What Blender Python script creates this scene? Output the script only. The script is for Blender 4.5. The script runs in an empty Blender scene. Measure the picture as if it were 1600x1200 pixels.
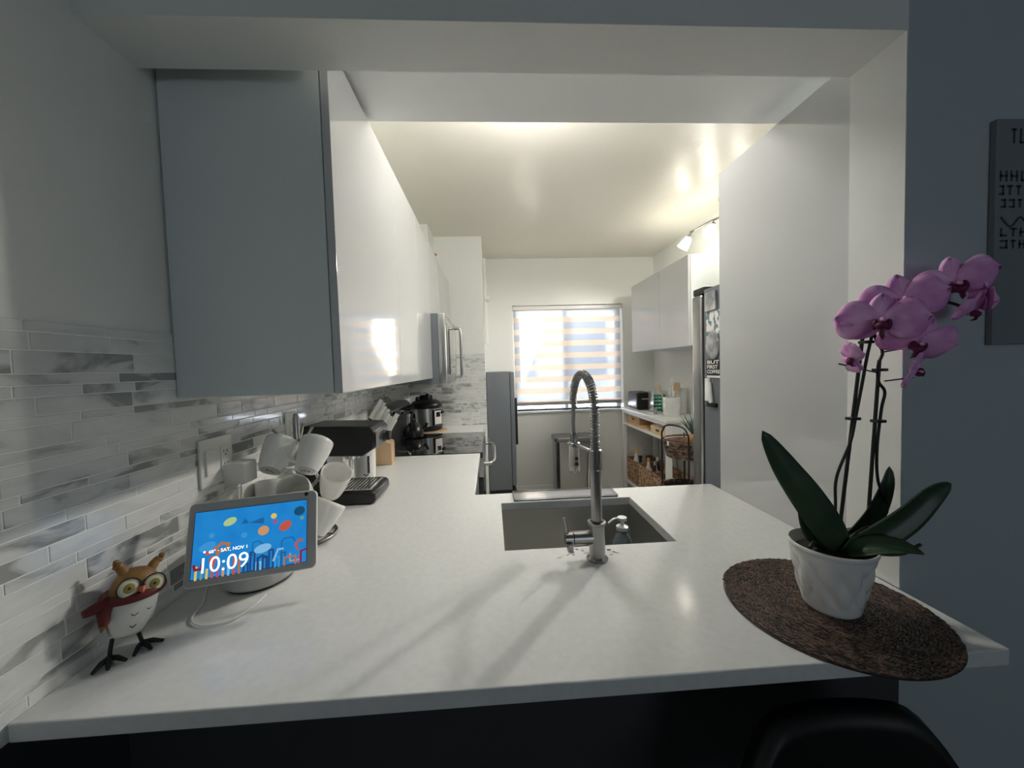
import bpy, bmesh, math, random
from mathutils import Vector, Matrix, Euler, noise
PI = math.pi
S = bpy.context.scene
COL = S.collection
rnd = random.Random(7)
WM = {}                      # world matrix of every object built

# ---------------------------------------------------------------- materials
def mat(name, col, rough=0.5, metal=0.0, spec=0.5, emit=None, es=0.0, trans=0.0, ior=1.45, coat=0.0, coatr=0.05, sub=0.0):
    m = bpy.data.materials.new(name); m.use_nodes = True
    b = m.node_tree.nodes['Principled BSDF']
    b.inputs['Base Color'].default_value = (*col, 1)
    b.inputs['Roughness'].default_value = rough
    b.inputs['Metallic'].default_value = metal
    b.inputs['Specular IOR Level'].default_value = spec
    b.inputs['Transmission Weight'].default_value = trans
    b.inputs['IOR'].default_value = ior
    b.inputs['Coat Weight'].default_value = coat
    b.inputs['Coat Roughness'].default_value = coatr
    if emit: b.inputs['Emission Color'].default_value = (*emit, 1); b.inputs['Emission Strength'].default_value = es
    return m
def nn(m, t, **k):
    n = m.node_tree.nodes.new(t)
    for a, v in k.items(): setattr(n, a, v)
    return n
def lk(m, a, b): m.node_tree.links.new(a, b)
def bsdf(m): return m.node_tree.nodes['Principled BSDF']
def bump(m, scale, strength, dist=0.001, detail=4, stretch=None):
    tc = nn(m, 'ShaderNodeTexCoord'); mp = nn(m, 'ShaderNodeMapping')
    if stretch: mp.inputs['Scale'].default_value = stretch
    n = nn(m, 'ShaderNodeTexNoise'); n.inputs['Scale'].default_value = scale; n.inputs['Detail'].default_value = detail
    b = nn(m, 'ShaderNodeBump'); b.inputs['Strength'].default_value = strength; b.inputs['Distance'].default_value = dist
    lk(m, tc.outputs['Object'], mp.inputs[0]); lk(m, mp.outputs[0], n.inputs['Vector'])
    lk(m, n.outputs['Fac'], b.inputs['Height']); lk(m, b.outputs[0], bsdf(m).inputs['Normal'])
    return n
def vary(m, c1, c2, scale=5, stretch=None, detail=4, lo=.35, hi=.65, rnd_island=0.0):
    tc = nn(m, 'ShaderNodeTexCoord'); mp = nn(m, 'ShaderNodeMapping')
    if stretch: mp.inputs['Scale'].default_value = stretch
    n = nn(m, 'ShaderNodeTexNoise'); n.inputs['Scale'].default_value = scale; n.inputs['Detail'].default_value = detail
    r = nn(m, 'ShaderNodeValToRGB')
    r.color_ramp.elements[0].position = lo; r.color_ramp.elements[0].color = (*c1, 1)
    r.color_ramp.elements[1].position = hi; r.color_ramp.elements[1].color = (*c2, 1)
    lk(m, tc.outputs['Object'], mp.inputs[0]); lk(m, mp.outputs[0], n.inputs['Vector'])
    src = n.outputs['Fac']
    if rnd_island:
        g = nn(m, 'ShaderNodeNewGeometry'); a = nn(m, 'ShaderNodeMath', operation='MULTIPLY_ADD')
        lk(m, g.outputs['Random Per Island'], a.inputs[0]); a.inputs[1].default_value = rnd_island; 
        b = nn(m, 'ShaderNodeMath', operation='ADD'); lk(m, src, b.inputs[0]); b.inputs[1].default_value = -rnd_island/2
        lk(m, b.outputs[0], a.inputs[2]); src = a.outputs[0]
    lk(m, src, r.inputs['Fac']); lk(m, r.outputs['Color'], bsdf(m).inputs['Base Color'])
    return r

M = {}
M['paint'] = mat('wall_paint', (.78, .79, .765), .42); bump(M['paint'], 22, .35, .004, 5)
M['paintR'] = mat('living_wall_bluegrey', (.44, .50, .52), .6); bump(M['paintR'], 30, .2, .003, 4)  # darker and bluer than the kitchen wall paint
M['ceil'] = mat('ceiling_paint', (.80, .77, .69), .28); bump(M['ceil'], 3.5, .5, .012, 6)
M['soffit'] = mat('soffit_paint', (.83, .84, .84), .35); bump(M['soffit'], 6, .35, .006, 5)
M['lowwall'] = mat('lower_wall_dark', (.05, .052, .055), .6)  # near-black tone for the surfaces below the counter
M['floor'] = mat('floor_tile', (.5, .49, .47), .35); vary(M['floor'], (.46,.45,.43), (.56,.55,.52), 6)
M['floorD'] = mat('living_floor', (.05, .045, .04), .5); vary(M['floorD'], (.05,.045,.04), (.09,.08,.07), 3, (1,8,1))
M['quartz'] = mat('white_quartz', (.70, .71, .70), .13, spec=.4); vary(M['quartz'], (.67,.68,.675), (.72,.73,.725), 60, lo=.3, hi=.7)
M['gloss'] = mat('white_gloss_lacquer', (.52, .53, .53), .08, coat=.5, coatr=.03); bump(M['gloss'], 3, .05, .004, 1)
M['cabside'] = mat('cabinet_side_melamine', (.68, .72, .72), .4)
M['whitem'] = mat('white_enamel', (.82, .82, .80), .35)
M['ceramic'] = mat('white_ceramic', (.80, .80, .78), .15, coat=.3)
M['mugc'] = mat('mug_ceramic', (.84, .83, .80), .14, coat=.4)
M['mugfoot'] = mat('mug_foot', (.62, .61, .58), .5)
M['ink'] = mat('dark_ink', (.03, .03, .03), .5)
M['steel'] = mat('brushed_steel', (.44, .44, .425), .28, 1.0); bump(M['steel'], 120, .08, .0005, 2, (1, 1, .02))
M['steelD'] = mat('dark_steel', (.30, .31, .31), .35, 1.0); bump(M['steelD'], 150, .08, .0005, 2, (1, .03, 1))
M['sinkm'] = mat('sink_steel', (.52, .52, .50), .36, 1.0); bump(M['sinkm'], 90, .1, .0005, 2, (.05, 1, 1))
M['nickel'] = mat('brushed_nickel', (.36, .355, .34), .27, 1.0)
M['chrome'] = mat('chrome', (.75, .75, .74), .1, 1.0)
M['black'] = mat('black_plastic', (.012, .012, .013), .3)
M['blackm'] = mat('black_matte', (.02, .02, .022), .6)
M['charcoal'] = mat('charcoal_panel', (.15, .165, .185), .4)
M['glassblk'] = mat('black_glass', (.006, .006, .007), .03, coat=1.0, coatr=.02)
M['grout'] = mat('grout', (.84, .85, .83), .6)
M['glass'] = mat('clear_glass', (.95, .98, .97), .02, trans=1.0, ior=1.45)
def pane_mat():
    m = bpy.data.materials.new('window_glass'); m.use_nodes = True
    for n in list(m.node_tree.nodes): m.node_tree.nodes.remove(n)
    out = nn(m,'ShaderNodeOutputMaterial'); t = nn(m,'ShaderNodeBsdfTransparent'); t.inputs[0].default_value = (.93,.96,.95,1)
    g = nn(m,'ShaderNodeBsdfGlossy'); g.inputs['Roughness'].default_value = .02; f = nn(m,'ShaderNodeFresnel'); x = nn(m,'ShaderNodeMixShader')
    lk(m,f.outputs[0],x.inputs[0]); lk(m,t.outputs[0],x.inputs[1]); lk(m,g.outputs[0],x.inputs[2]); lk(m,x.outputs[0],out.inputs[0]); return m
M['pane'] = pane_mat()
M['acryl'] = mat('clear_acrylic', (.93, .96, .96), .12, trans=.85, ior=1.45)
M['soapg'] = mat('grey_glass_bottle', (.35, .42, .45), .08, trans=.6, ior=1.4)
M['wood'] = mat('light_wood', (.52, .34, .19), .45); vary(M['wood'], (.50,.32,.18), (.62,.43,.26), 9, (1,1,.12))
M['wood2'] = mat('board_wood', (.45, .27, .14), .5); vary(M['wood2'], (.42,.24,.12), (.60,.38,.2), 9, (.2,1,1))
M['bamboo'] = mat('bamboo', (.66, .47, .25), .45); vary(M['bamboo'], (.60,.42,.22), (.72,.53,.30), 12, (.1,1,1))
M['wicker'] = mat('wicker_light', (.42,.27,.16), .7); vary(M['wicker'], (.22,.12,.07), (.62,.42,.26), 30, rnd_island=.5)
M['wickerD'] = mat('wicker_dark', (.10,.06,.045), .65); vary(M['wickerD'], (.035,.02,.015), (.24,.15,.11), 30, rnd_island=.6)
M['matw'] = mat('placemat_fibre', (.08,.045,.03), .36); vary(M['matw'], (.014,.009,.007), (.12,.072,.05), 25, rnd_island=.7)
M['cork'] = mat('cork', (.48,.32,.2), .8); vary(M['cork'], (.40,.26,.16), (.58,.40,.27), 60)
M['greyfab'] = mat('grey_fabric', (.42, .425, .42), .7); bump(M['greyfab'], 900, .2, .0003, 1)
M['greyp'] = mat('grey_plastic', (.30, .305, .31), .45)
M['plate'] = mat('white_plate_plastic', (.76, .75, .72), .3)
M['leaf'] = mat('orchid_leaf', (.03, .06, .03), .38); vary(M['leaf'], (.022,.050,.026), (.045,.085,.04), 8)
M['stem'] = mat('orchid_stem', (.012, .014, .010), .5)
M['petal'] = mat('orchid_petal', (.36, .06, .30), .6); r = vary(M['petal'], (.68,.26,.62), (.92,.55,.88), 28, detail=6, lo=.3, hi=.72)
bsdf(M['petal']).inputs['Subsurface Weight'].default_value = .15; bsdf(M['petal']).inputs['Subsurface Radius'].default_value = (.004,.001,.003)
M['lip'] = mat('orchid_lip', (.11, .004, .05), .5)
M['pale'] = mat('orchid_column', (.75, .45, .60), .5)
M['soil'] = mat('bark_soil', (.02, .014, .01), .9)
M['owlw'] = mat('owl_breast', (.72, .71, .66), .5); bump(M['owlw'], 150, .3, .001)
M['owlb'] = mat('owl_brown', (.26, .12, .03), .55); vary(M['owlb'], (.16,.08,.03), (.38,.19,.05), 25)
M['owlr'] = mat('owl_red', (.13, .015, .015), .6); bump(M['owlr'], 200, .4, .001)
M['owle'] = mat('owl_eye', (.70, .68, .50), .35)
M['owli'] = mat('owl_iris', (.30, .24, .06), .35)
M['beak'] = mat('owl_beak', (.55, .14, .07), .4)
M['iron'] = mat('dark_iron', (.018, .018, .017), .55, .3)
M['green'] = mat('green_bottle', (.01, .20, .09), .12, coat=.5)
M['yellow'] = mat('yellow_cap', (.80, .42, .05), .4)
M['label'] = mat('paper_label', (.78, .78, .75), .6)
M['pine'] = mat('pineapple_skin', (.42, .22, .06), .6); vary(M['pine'], (.25,.12,.04), (.58,.34,.1), 40)
M['pineleaf'] = mat('pineapple_leaf', (.07, .12, .09), .5)
M['apple'] = mat('red_apple', (.22, .015, .025), .3)
M['stoolf'] = mat('black_vinyl', (.006, .006, .006), .5)
M['outb'] = mat('outside_stucco', (.62, .60, .60), .8)
M['outr'] = mat('outside_roof', (.22, .24, .30), .8)
M['outw'] = mat('outside_glass', (.05, .07, .1), .1)
M['shade'] = mat('lamp_glass', (.95, .95, .9), .3, emit=(1, .93, .78), es=8.0)
M['cable'] = mat('white_cable', (.78, .78, .76), .4)
M['photo'] = mat('photo_print', (.45, .45, .44), .25); vary(M['photo'], (.10,.11,.12), (.72,.72,.70), 28, detail=3, lo=.42, hi=.58)
M['photo2'] = mat('floral_print', (.5,.5,.5), .3); vary(M['photo2'], (.12,.22,.24), (.80,.78,.76), 40, detail=2, lo=.42, hi=.52)
M['bagm'] = mat('grey_bag', (.30,.31,.32), .3); vary(M['bagm'], (.20,.21,.22), (.55,.56,.57), 20)
M['sign'] = mat('sign_board', (.20, .225, .235), .6)
M['signink'] = mat('faded_ink', (.05, .055, .06), .6)

# tile: per-island shade plus marbled veins
def tile_mat(name):
    m = mat(name, (.5,.5,.5), .14, coat=.6, coatr=.05)
    tc = nn(m,'ShaderNodeTexCoord'); g = nn(m,'ShaderNodeNewGeometry')
    add = nn(m,'ShaderNodeVectorMath', operation='MULTIPLY_ADD'); cv = nn(m,'ShaderNodeCombineXYZ')
    sc = nn(m,'ShaderNodeMath', operation='MULTIPLY'); sc.inputs[1].default_value = 40
    lk(m, g.outputs['Random Per Island'], sc.inputs[0])
    for i in range(3): lk(m, sc.outputs[0], cv.inputs[i])
    add.inputs[1].default_value = (1,1,2.2)
    lk(m, tc.outputs['Object'], add.inputs[0]); lk(m, cv.outputs[0], add.inputs[2])
    n = nn(m,'ShaderNodeTexNoise'); n.inputs['Scale'].default_value = 9; n.inputs['Detail'].default_value = 6; n.inputs['Distortion'].default_value = .8
    lk(m, add.outputs[0], n.inputs['Vector'])
    w = nn(m,'ShaderNodeMath', operation='MULTIPLY_ADD'); w.inputs[1].default_value = .30
    lk(m, g.outputs['Random Per Island'], w.inputs[0]); 
    n2 = nn(m,'ShaderNodeMath', operation='ADD'); n2.inputs[1].default_value = -.12; lk(m, n.outputs['Fac'], n2.inputs[0]); lk(m, n2.outputs[0], w.inputs[2])
    r = nn(m,'ShaderNodeValToRGB'); cr = r.color_ramp
    cr.elements[0].position = .34; cr.elements[0].color = (.30,.31,.305,1)
    cr.elements[1].position = .46; cr.elements[1].color = (.64,.655,.64,1)
    e = cr.elements.new(.72); e.color = (.76,.77,.755,1)
    lk(m, w.outputs[0], r.inputs['Fac']); lk(m, r.outputs['Color'], bsdf(m).inputs['Base Color'])
    return m
M['tile'] = tile_mat('marble_mosaic_tile')

# zebra blind fabric: opaque beige bands, sheer white bands
def blind_mat():
    m = bpy.data.materials.new('zebra_blind_fabric'); m.use_nodes = True; nt = m.node_tree
    for n in list(nt.nodes): nt.nodes.remove(n)
    out = nn(m,'ShaderNodeOutputMaterial'); tc = nn(m,'ShaderNodeTexCoord'); sp = nn(m,'ShaderNodeSeparateXYZ')
    lk(m, tc.outputs['Object'], sp.inputs[0])
    a = nn(m,'ShaderNodeMath', operation='MULTIPLY'); a.inputs[1].default_value = 1/.1315; lk(m, sp.outputs['Z'], a.inputs[0])
    f = nn(m,'ShaderNodeMath', operation='FRACT'); lk(m, a.outputs[0], f.inputs[0])
    c = nn(m,'ShaderNodeMath', operation='LESS_THAN'); c.inputs[1].default_value = .46; lk(m, f.outputs[0], c.inputs[0])
    def pair(ct, cd, k):
        t = nn(m,'ShaderNodeBsdfTranslucent'); t.inputs[0].default_value = (*ct,1)
        d = nn(m,'ShaderNodeBsdfDiffuse'); d.inputs[0].default_value = (*cd,1)
        x = nn(m,'ShaderNodeMixShader'); x.inputs[0].default_value = k
        lk(m, t.outputs[0], x.inputs[1]); lk(m, d.outputs[0], x.inputs[2]); return x
    op = pair((.68,.585,.50), (.75,.66,.58), .34)
    sh = pair((.35,.355,.38), (.8,.8,.82), .30)
    tr = nn(m,'ShaderNodeBsdfTransparent'); sx = nn(m,'ShaderNodeMixShader'); sx.inputs[0].default_value = .14
    lk(m, sh.outputs[0], sx.inputs[1]); lk(m, tr.outputs[0], sx.inputs[2])
    mx = nn(m,'ShaderNodeMixShader'); lk(m, c.outputs[0], mx.inputs[0]); lk(m, sx.outputs[0], mx.inputs[1]); lk(m, op.outputs[0], mx.inputs[2])
    lk(m, mx.outputs[0], out.inputs[0])
    return m
M['blind'] = blind_mat()
def emat(name, col, s):
    m = mat(name, (0,0,0), .3, emit=col, es=s); return m

# ---------------------------------------------------------------- mesh helpers
class MB:
    def __init__(s, T=None): s.b = bmesh.new(); s.T = T or Matrix()
    def _v(s, p): return s.b.verts.new(s.T @ Vector(p))
    def box(s, x0, x1, y0, y1, z0, z1, bev=0, seg=2, mi=0):
        r = bmesh.ops.create_cube(s.b, size=1)
        c = Matrix.Translation(((x0+x1)/2,(y0+y1)/2,(z0+z1)/2)) @ Matrix.Diagonal((abs(x1-x0),abs(y1-y0),abs(z1-z0),1))
        bmesh.ops.transform(s.b, matrix=c, verts=r['verts'])
        fs = list({f for v in r['verts'] for f in v.link_faces})
        for f in fs: f.material_index = mi
        vs = r['verts']
        if bev:
            es = list({e for v in r['verts'] for e in v.link_edges})
            q = bmesh.ops.bevel(s.b, geom=es, offset=min(bev, .45*min(abs(x1-x0),abs(y1-y0),abs(z1-z0))), segments=seg, affect='EDGES', profile=.6)
            vs = list({v for f in q['faces'] for v in f.verts} | {v for v in vs if v.is_valid})
            for f in q['faces']: f.material_index = mi
        bmesh.ops.transform(s.b, matrix=s.T, verts=vs)
        return s
    def prism(s, pts, lo, hi, axis='Z', mi=0):
        """polygon pts (2D) extruded along axis between lo and hi"""
        def P(a, b, c): return {'Z': (a,b,c), 'Y': (a,c,b), 'X': (c,a,b)}[axis]
        A = [s._v(P(a,b,lo)) for a,b in pts]; B = [s._v(P(a,b,hi)) for a,b in pts]
        n = len(pts); fs = []
        fs.append(s.b.faces.new(A[::-1])); fs.append(s.b.faces.new(B))
        for i in range(n): fs.append(s.b.faces.new((A[i], A[(i+1)%n], B[(i+1)%n], B[i])))
        for f in fs: f.material_index = mi
        return s
    def quad(s, a, b, c, d, mi=0):
        f = s.b.faces.new([s._v(p) for p in (a,b,c,d)]); f.material_index = mi; return s
    def poly(s, pts, mi=0):
        f = s.b.faces.new([s._v(p) for p in pts]); f.material_index = mi; return s
    def lathe(s, prof, n=32, M=None, mi=0, sx=1, sy=1, cap0=True, cap1=True, wob=None):
        """profile [(r,z)...] about Z, placed by matrix M"""
        M = M or Matrix(); rings = []
        for k, (r, z) in enumerate(prof):
            ring = []
            for i in range(n):
                a = 2*PI*i/n; rr = r if wob is None else wob(r, z, a)
                ring.append(s._v(M @ Vector((rr*math.cos(a)*sx, rr*math.sin(a)*sy, z))))
            rings.append(ring)
        fs = []
        for A, B in zip(rings, rings[1:]):
            for i in range(n): fs.append(s.b.faces.new((A[i], A[(i+1)%n], B[(i+1)%n], B[i])))
        if cap0 and prof[0][0] > 1e-5: fs.append(s.b.faces.new(rings[0][::-1]))
        if cap1 and prof[-1][0] > 1e-5: fs.append(s.b.faces.new(rings[-1]))
        for f in fs: f.material_index = mi
        return s
    def cyl(s, a, b, r, r2=None, n=20, mi=0):
        a, b = Vector(a), Vector(b); d = b-a; q = d.to_track_quat('Z','Y').to_matrix().to_4x4()
        return s.lathe([(r,0),(r if r2 is None else r2, d.length)], n, Matrix.Translation(a) @ q, mi)
    def tube(s, pts, r, n=10, mi=0, closed=False, flat=1.0):
        pts = [Vector(p) for p in pts]; N = len(pts); rings = []
        rr = r if hasattr(r, '__len__') else [r]*N
        up = None
        for i, p in enumerate(pts):
            t = (pts[(i+1) % N] - pts[i-1]) if closed else (pts[min(i+1,N-1)] - pts[max(i-1,0)])
            t.normalize()
            if up is None:
                up = Vector((0,0,1)) if abs(t.z) < .9 else Vector((1,0,0))
            u = (up - t*up.dot(t)); u = u.normalized() if u.length > 1e-6 else t.orthogonal().normalized()
            up = u; w = t.cross(u)
            rings.append([s._v(p + u*math.cos(2*PI*k/n)*rr[i]*flat + w*math.sin(2*PI*k/n)*rr[i]) for k in range(n)])
        fs = []
        rng = range(N) if closed else range(N-1)
        for i in rng:
            A, B = rings[i], rings[(i+1) % N]
            for k in range(n): fs.append(s.b.faces.new((A[k], A[(k+1)%n], B[(k+1)%n], B[k])))
        if not closed: fs.append(s.b.faces.new(rings[0][::-1])); fs.append(s.b.faces.new(rings[-1]))
        for f in fs: f.material_index = mi
        return s
    def ball(s, c, rx, ry=None, rz=None, n=16, m=10, mi=0, R=None):
        ry = ry or rx; rz = rz or rx
        prof = [(max(1e-6, math.sin(PI*k/m)), -math.cos(PI*k/m)) for k in range(m+1)]
        T = Matrix.Translation(c) @ (R or Matrix()) @ Matrix.Diagonal((rx,ry,rz,1))
        return s.lathe(prof, n, T, mi)
    def grid(s, fn, nu, nv, mi=0, thick=0):
        V = [[s._v(fn(i/nu, j/nv)) for j in range(nv+1)] for i in range(nu+1)]
        for i in range(nu):
            for j in range(nv):
                f = s.b.faces.new((V[i][j], V[i+1][j], V[i+1][j+1], V[i][j+1])); f.material_index = mi
        return s
    def build(s, name, m, parent=None, smooth=None, bevel=0, solid=0, local=False, subsurf=0):
        b = s.b
        bmesh.ops.remove_doubles(b, verts=b.verts, dist=1e-6) if not hasattr(s,'keep') else None
        bmesh.ops.recalc_face_normals(b, faces=b.faces)
        if parent is not None and not local:
            bmesh.ops.transform(b, matrix=WM[parent.name].inverted(), verts=b.verts)
        me = bpy.data.meshes.new(name); b.to_mesh(me); b.free()
        for x in (m if isinstance(m, (list,tuple)) else [m]): me.materials.append(M[x] if isinstance(x,str) else x)
        o = bpy.data.objects.new(name, me); COL.objects.link(o)
        if parent is not None: o.parent = parent; WM[o.name] = WM[parent.name]
        else: WM[o.name] = Matrix()
        if smooth is None: smooth = 40
        if smooth:
            me.shade_smooth()
            try: me.set_sharp_from_angle(angle=math.radians(smooth))
            except Exception: pass
        if subsurf: d = o.modifiers.new('s','SUBSURF'); d.levels = subsurf; d.render_levels = subsurf
        if solid: d = o.modifiers.new('t','SOLIDIFY'); d.thickness = solid; d.offset = 0
        if bevel: d = o.modifiers.new('b','BEVEL'); d.width = bevel; d.segments = 2; d.limit_method = 'ANGLE'
        return o
def thing(name, label, cat, loc=(0,0,0), rot=(0,0,0), group=None):
    o = bpy.data.objects.new(name, None); COL.objects.link(o); o.empty_display_size = .05
    o.location = loc; o.rotation_euler = rot
    WM[o.name] = Matrix.Translation(loc) @ Euler(rot).to_matrix().to_4x4()
    o['label'] = label; o['category'] = cat
    if group: o['group'] = group
    return o
def tag(o, label, cat, group=None, kind=None):
    o['label'] = label; o['category'] = cat
    if group: o['group'] = group
    if kind: o['kind'] = kind
    return o
def struct(o, label, cat): return tag(o, label, cat, kind='structure')
def Rz(a): return Matrix.Rotation(a, 4, 'Z')
def T(x,y,z): return Matrix.Translation((x,y,z))
def axis_m(origin, d, xdir=None):
    d = Vector(d).normalized()
    if xdir is None: q = d.to_track_quat('Z','Y').to_matrix().to_4x4()
    else:
        x = Vector(xdir); x = (x - d*x.dot(d)).normalized(); y = d.cross(x)
        q = Matrix((x, y, d)).transposed().to_4x4()
    return Matrix.Translation(origin) @ q
def spline(pts, k=8):
    P = [Vector(p) for p in pts]; P = [P[0]*2-P[1]] + P + [P[-1]*2-P[-2]]; out = []
    for i in range(1, len(P)-2):
        for j in range(k):
            t = j/k; a,b,c,d = P[i-1:i+3]
            out.append(.5*((2*b)+(c-a)*t+(2*a-5*b+4*c-d)*t*t+(3*b-a-3*c+d)*t**3))
    out.append(P[-2]); return out
def textmesh(txt, size, T_, mtl, name, parent, ext=.0003, bold=0, align='LEFT', sx=1.0, shear=0):
    cu = bpy.data.curves.new(name, 'FONT'); cu.body = txt; cu.size = size; cu.extrude = ext; cu.align_x = align; cu.offset = bold; cu.shear = shear
    cu.resolution_u = 4
    o = bpy.data.objects.new(name+'_c', cu); COL.objects.link(o); bpy.context.view_layer.update()
    me = bpy.data.meshes.new_from_object(o); COL.objects.unlink(o); bpy.data.objects.remove(o)
    me.transform(Matrix.Diagonal((sx,1,1,1))); me.transform(T_)
    if parent is not None: me.transform(WM[parent.name].inverted())
    me.name = name; me.materials.clear(); me.materials.append(M[mtl] if isinstance(mtl,str) else mtl)
    r = bpy.data.objects.new(name, me); COL.objects.link(r)
    if parent is not None: r.parent = parent; WM[r.name] = WM[parent.name]
    return r

# ---------------------------------------------------------------- key dimensions
XW, XC = -.7396, -.3558          # left wall, left upper door face
YN, YF = .7535, .8786            # pass-through wall near and far faces
XJ, ZH = .8745, 2.087            # right jamb, header underside
ZC = .915                        # counter top
YR, YB = 3.412, 4.115            # return wall, window wall
XR, ZCE = 1.819, 2.599           # right wall, ceiling
XN = -.052                       # niche wall
CT = .03

# ---------------------------------------------------------------- room shell
o = MB().box(XW-.12, XW, -3.2, YR+.12, 0, ZCE+.1).build('wall_left', 'paint', smooth=0); struct(o, 'pale painted wall on the left above the mosaic backsplash', 'wall')
wall_left = o
o = MB().box(XW, XN, YR, YR+.12, 0, ZCE).box(XN-.12, XN, YR+.12, YB, 0, ZCE).build('wall_return', 'paint', smooth=0); struct(o, 'short white return wall at the end of the left counter', 'wall')
wall_ret = o
# window wall with hole
WX0, WX1, WZ0, WZ1 = .25, 1.468, .940, 2.095
o = MB().box(XN-.12, WX0, YB, YB+.2, 0, ZCE).box(WX1, XR+.12, YB, YB+.2, 0, ZCE).box(WX0, WX1, YB, YB+.2, 0, WZ0).box(WX0, WX1, YB, YB+.2, WZ1, ZCE).build('wall_back', 'paint', smooth=0)
struct(o, 'white wall holding the window with the striped blind', 'wall')
o = MB().box(XR, XR+.12, YF, YB, 0, ZCE).build('wall_right', 'paint', smooth=0); struct(o, 'white kitchen wall on the right behind the console table', 'wall')
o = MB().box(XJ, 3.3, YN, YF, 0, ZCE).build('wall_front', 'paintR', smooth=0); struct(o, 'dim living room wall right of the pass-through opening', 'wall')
wf = o
o = MB().box(XJ-.002, XJ+.0, YN+.001, YF-.001, ZC+.001, ZH).build('jamb_face', 'paint', wf, smooth=0)  # lighter sheet laid over the end of the darker wall
o = MB().box(XW, XJ, YN, YF, ZH, ZCE).build('trim_1', 'paint', smooth=0); struct(o, 'painted header above the pass-through opening', 'header')
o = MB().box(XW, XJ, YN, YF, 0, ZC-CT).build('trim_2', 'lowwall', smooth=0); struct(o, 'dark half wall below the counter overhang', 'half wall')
o = MB().box(XW, XR, YF, 1.25, 2.215, ZCE).build('trim_3', 'soffit', smooth=0); struct(o, 'lowered grey white soffit just inside the pass-through', 'soffit')
o = MB().box(XW-.12, XR+.12, YF, YB+.2, ZCE, ZCE+.1).build('ceiling', 'ceil', smooth=0); struct(o, 'cream kitchen ceiling with glossy uneven paint', 'ceiling')
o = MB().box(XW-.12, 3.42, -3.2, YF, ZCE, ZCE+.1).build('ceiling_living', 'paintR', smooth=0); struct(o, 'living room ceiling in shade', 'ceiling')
o = MB().box(XW-.12, XR+.12, YF, YB+.2, -.1, 0).build('floor', 'floor', smooth=0); struct(o, 'grey tiled kitchen floor', 'floor')
o = MB().box(XW-.12, 3.42, -3.2, YF, -.1, 0).build('floor_living', 'floorD', smooth=0); struct(o, 'dark living room floor', 'floor')
o = MB().box(3.3, 3.42, -3.2, YF, 0, ZCE).build('wall_far_right', 'paintR', smooth=0); struct(o, 'living room side wall outside the frame', 'wall')
# living room rear wall
o = MB().box(XW-.12, 3.42, -3.32, -3.2, 0, ZCE).build('wall_rear', 'paintR', smooth=0); struct(o, 'living room rear wall behind the viewer', 'wall')
o = MB().box(XN, XR, YB-.014, YB, 0, .11, .003).box(XR-.014, XR, 2.0, YB-.014, 0, .11, .003).build('baseboard_back', 'whitem', smooth=0); struct(o, 'white baseboard below the window', 'baseboard')
# white chase over the far upper cabinet and the casing / pipe in the niche
o = MB().box(XW, -.475, 3.12, YR, 2.1985, ZCE, .004).build('trim_4', 'whitem', smooth=0); struct(o, 'white boxed vent chase above the far upper cabinet', 'trim')
MB().box(XN+.0005, -.02, 3.72, 3.77, 1.66, 2.50, .006).build('surface_pipe', 'whitem', wall_ret)
MB().lathe([(.026,0),(.03,.012),(.028,.035),(.014,.05)], 20, axis_m((XN+.02,3.73,2.10),(1,-.3,0))).build('pipe_knob', 'whitem', wall_ret)

# mosaic tiles as real chips on grout
def mosaic(parent, x, y0, y1, z0, z1, seed, along='Y', sgn=1, cut=None):
    R = random.Random(seed); mb = MB(); z = z0; g = .0022
    hs = [.019, .030, .036, .019, .030, .016, .038]
    k = 0; last = .0
    while z < z1-.004:
        h = hs[k % len(hs)] if R.random() < .6 else R.choice(hs); k += 1
        h = min(h, z1-z)
        if z1-(z+h) < .01: h = z1-z
        y = y0 - R.random()*.12
        while y < y1:
            L = R.choice([.065,.10,.13,.165,.20,.15,.20])
            a, b = max(y, y0)+g/2, min(y+L, y1)-g/2
            if b-a > .004:
                th = .004
                th = .0032
                if along == 'Y': mb.box(x, x+th, a, b, z+g/2, z+h-g/2, .0007, 1)
                else: mb.box(a, b, x-th, x, z+g/2, z+h-g/2, .0009, 1)
            y += L
        z += h
    mb.keep = 1
    return mb.build('mosaic_tile', 'tile', parent, smooth=0)
ZT = 1.5215
MB().box(XW, XW+.004, -1.2, YN-.002, 0, ZC-.032).build('painted_shade_panel','lowwall', wall_left, smooth=0)  # dark sheet painted in for the shade under the counter
MB().box(XW, XW+.0034, -1.2, YR, ZC-.03, ZT).build('backsplash_grout', 'grout', wall_left, smooth=0)
mosaic(wall_left, XW+.0012, -1.2, YR-.002, ZC, ZT, 3)
MB().box(XW+.0034, XN, YR-.0034, YR, ZC-.03, 1.56).build('backsplash_grout', 'grout', wall_ret, smooth=0)
mosaic(wall_ret, YR-.0012, XW+.004, XN, ZC, 1.56, 5, 'X')

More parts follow.
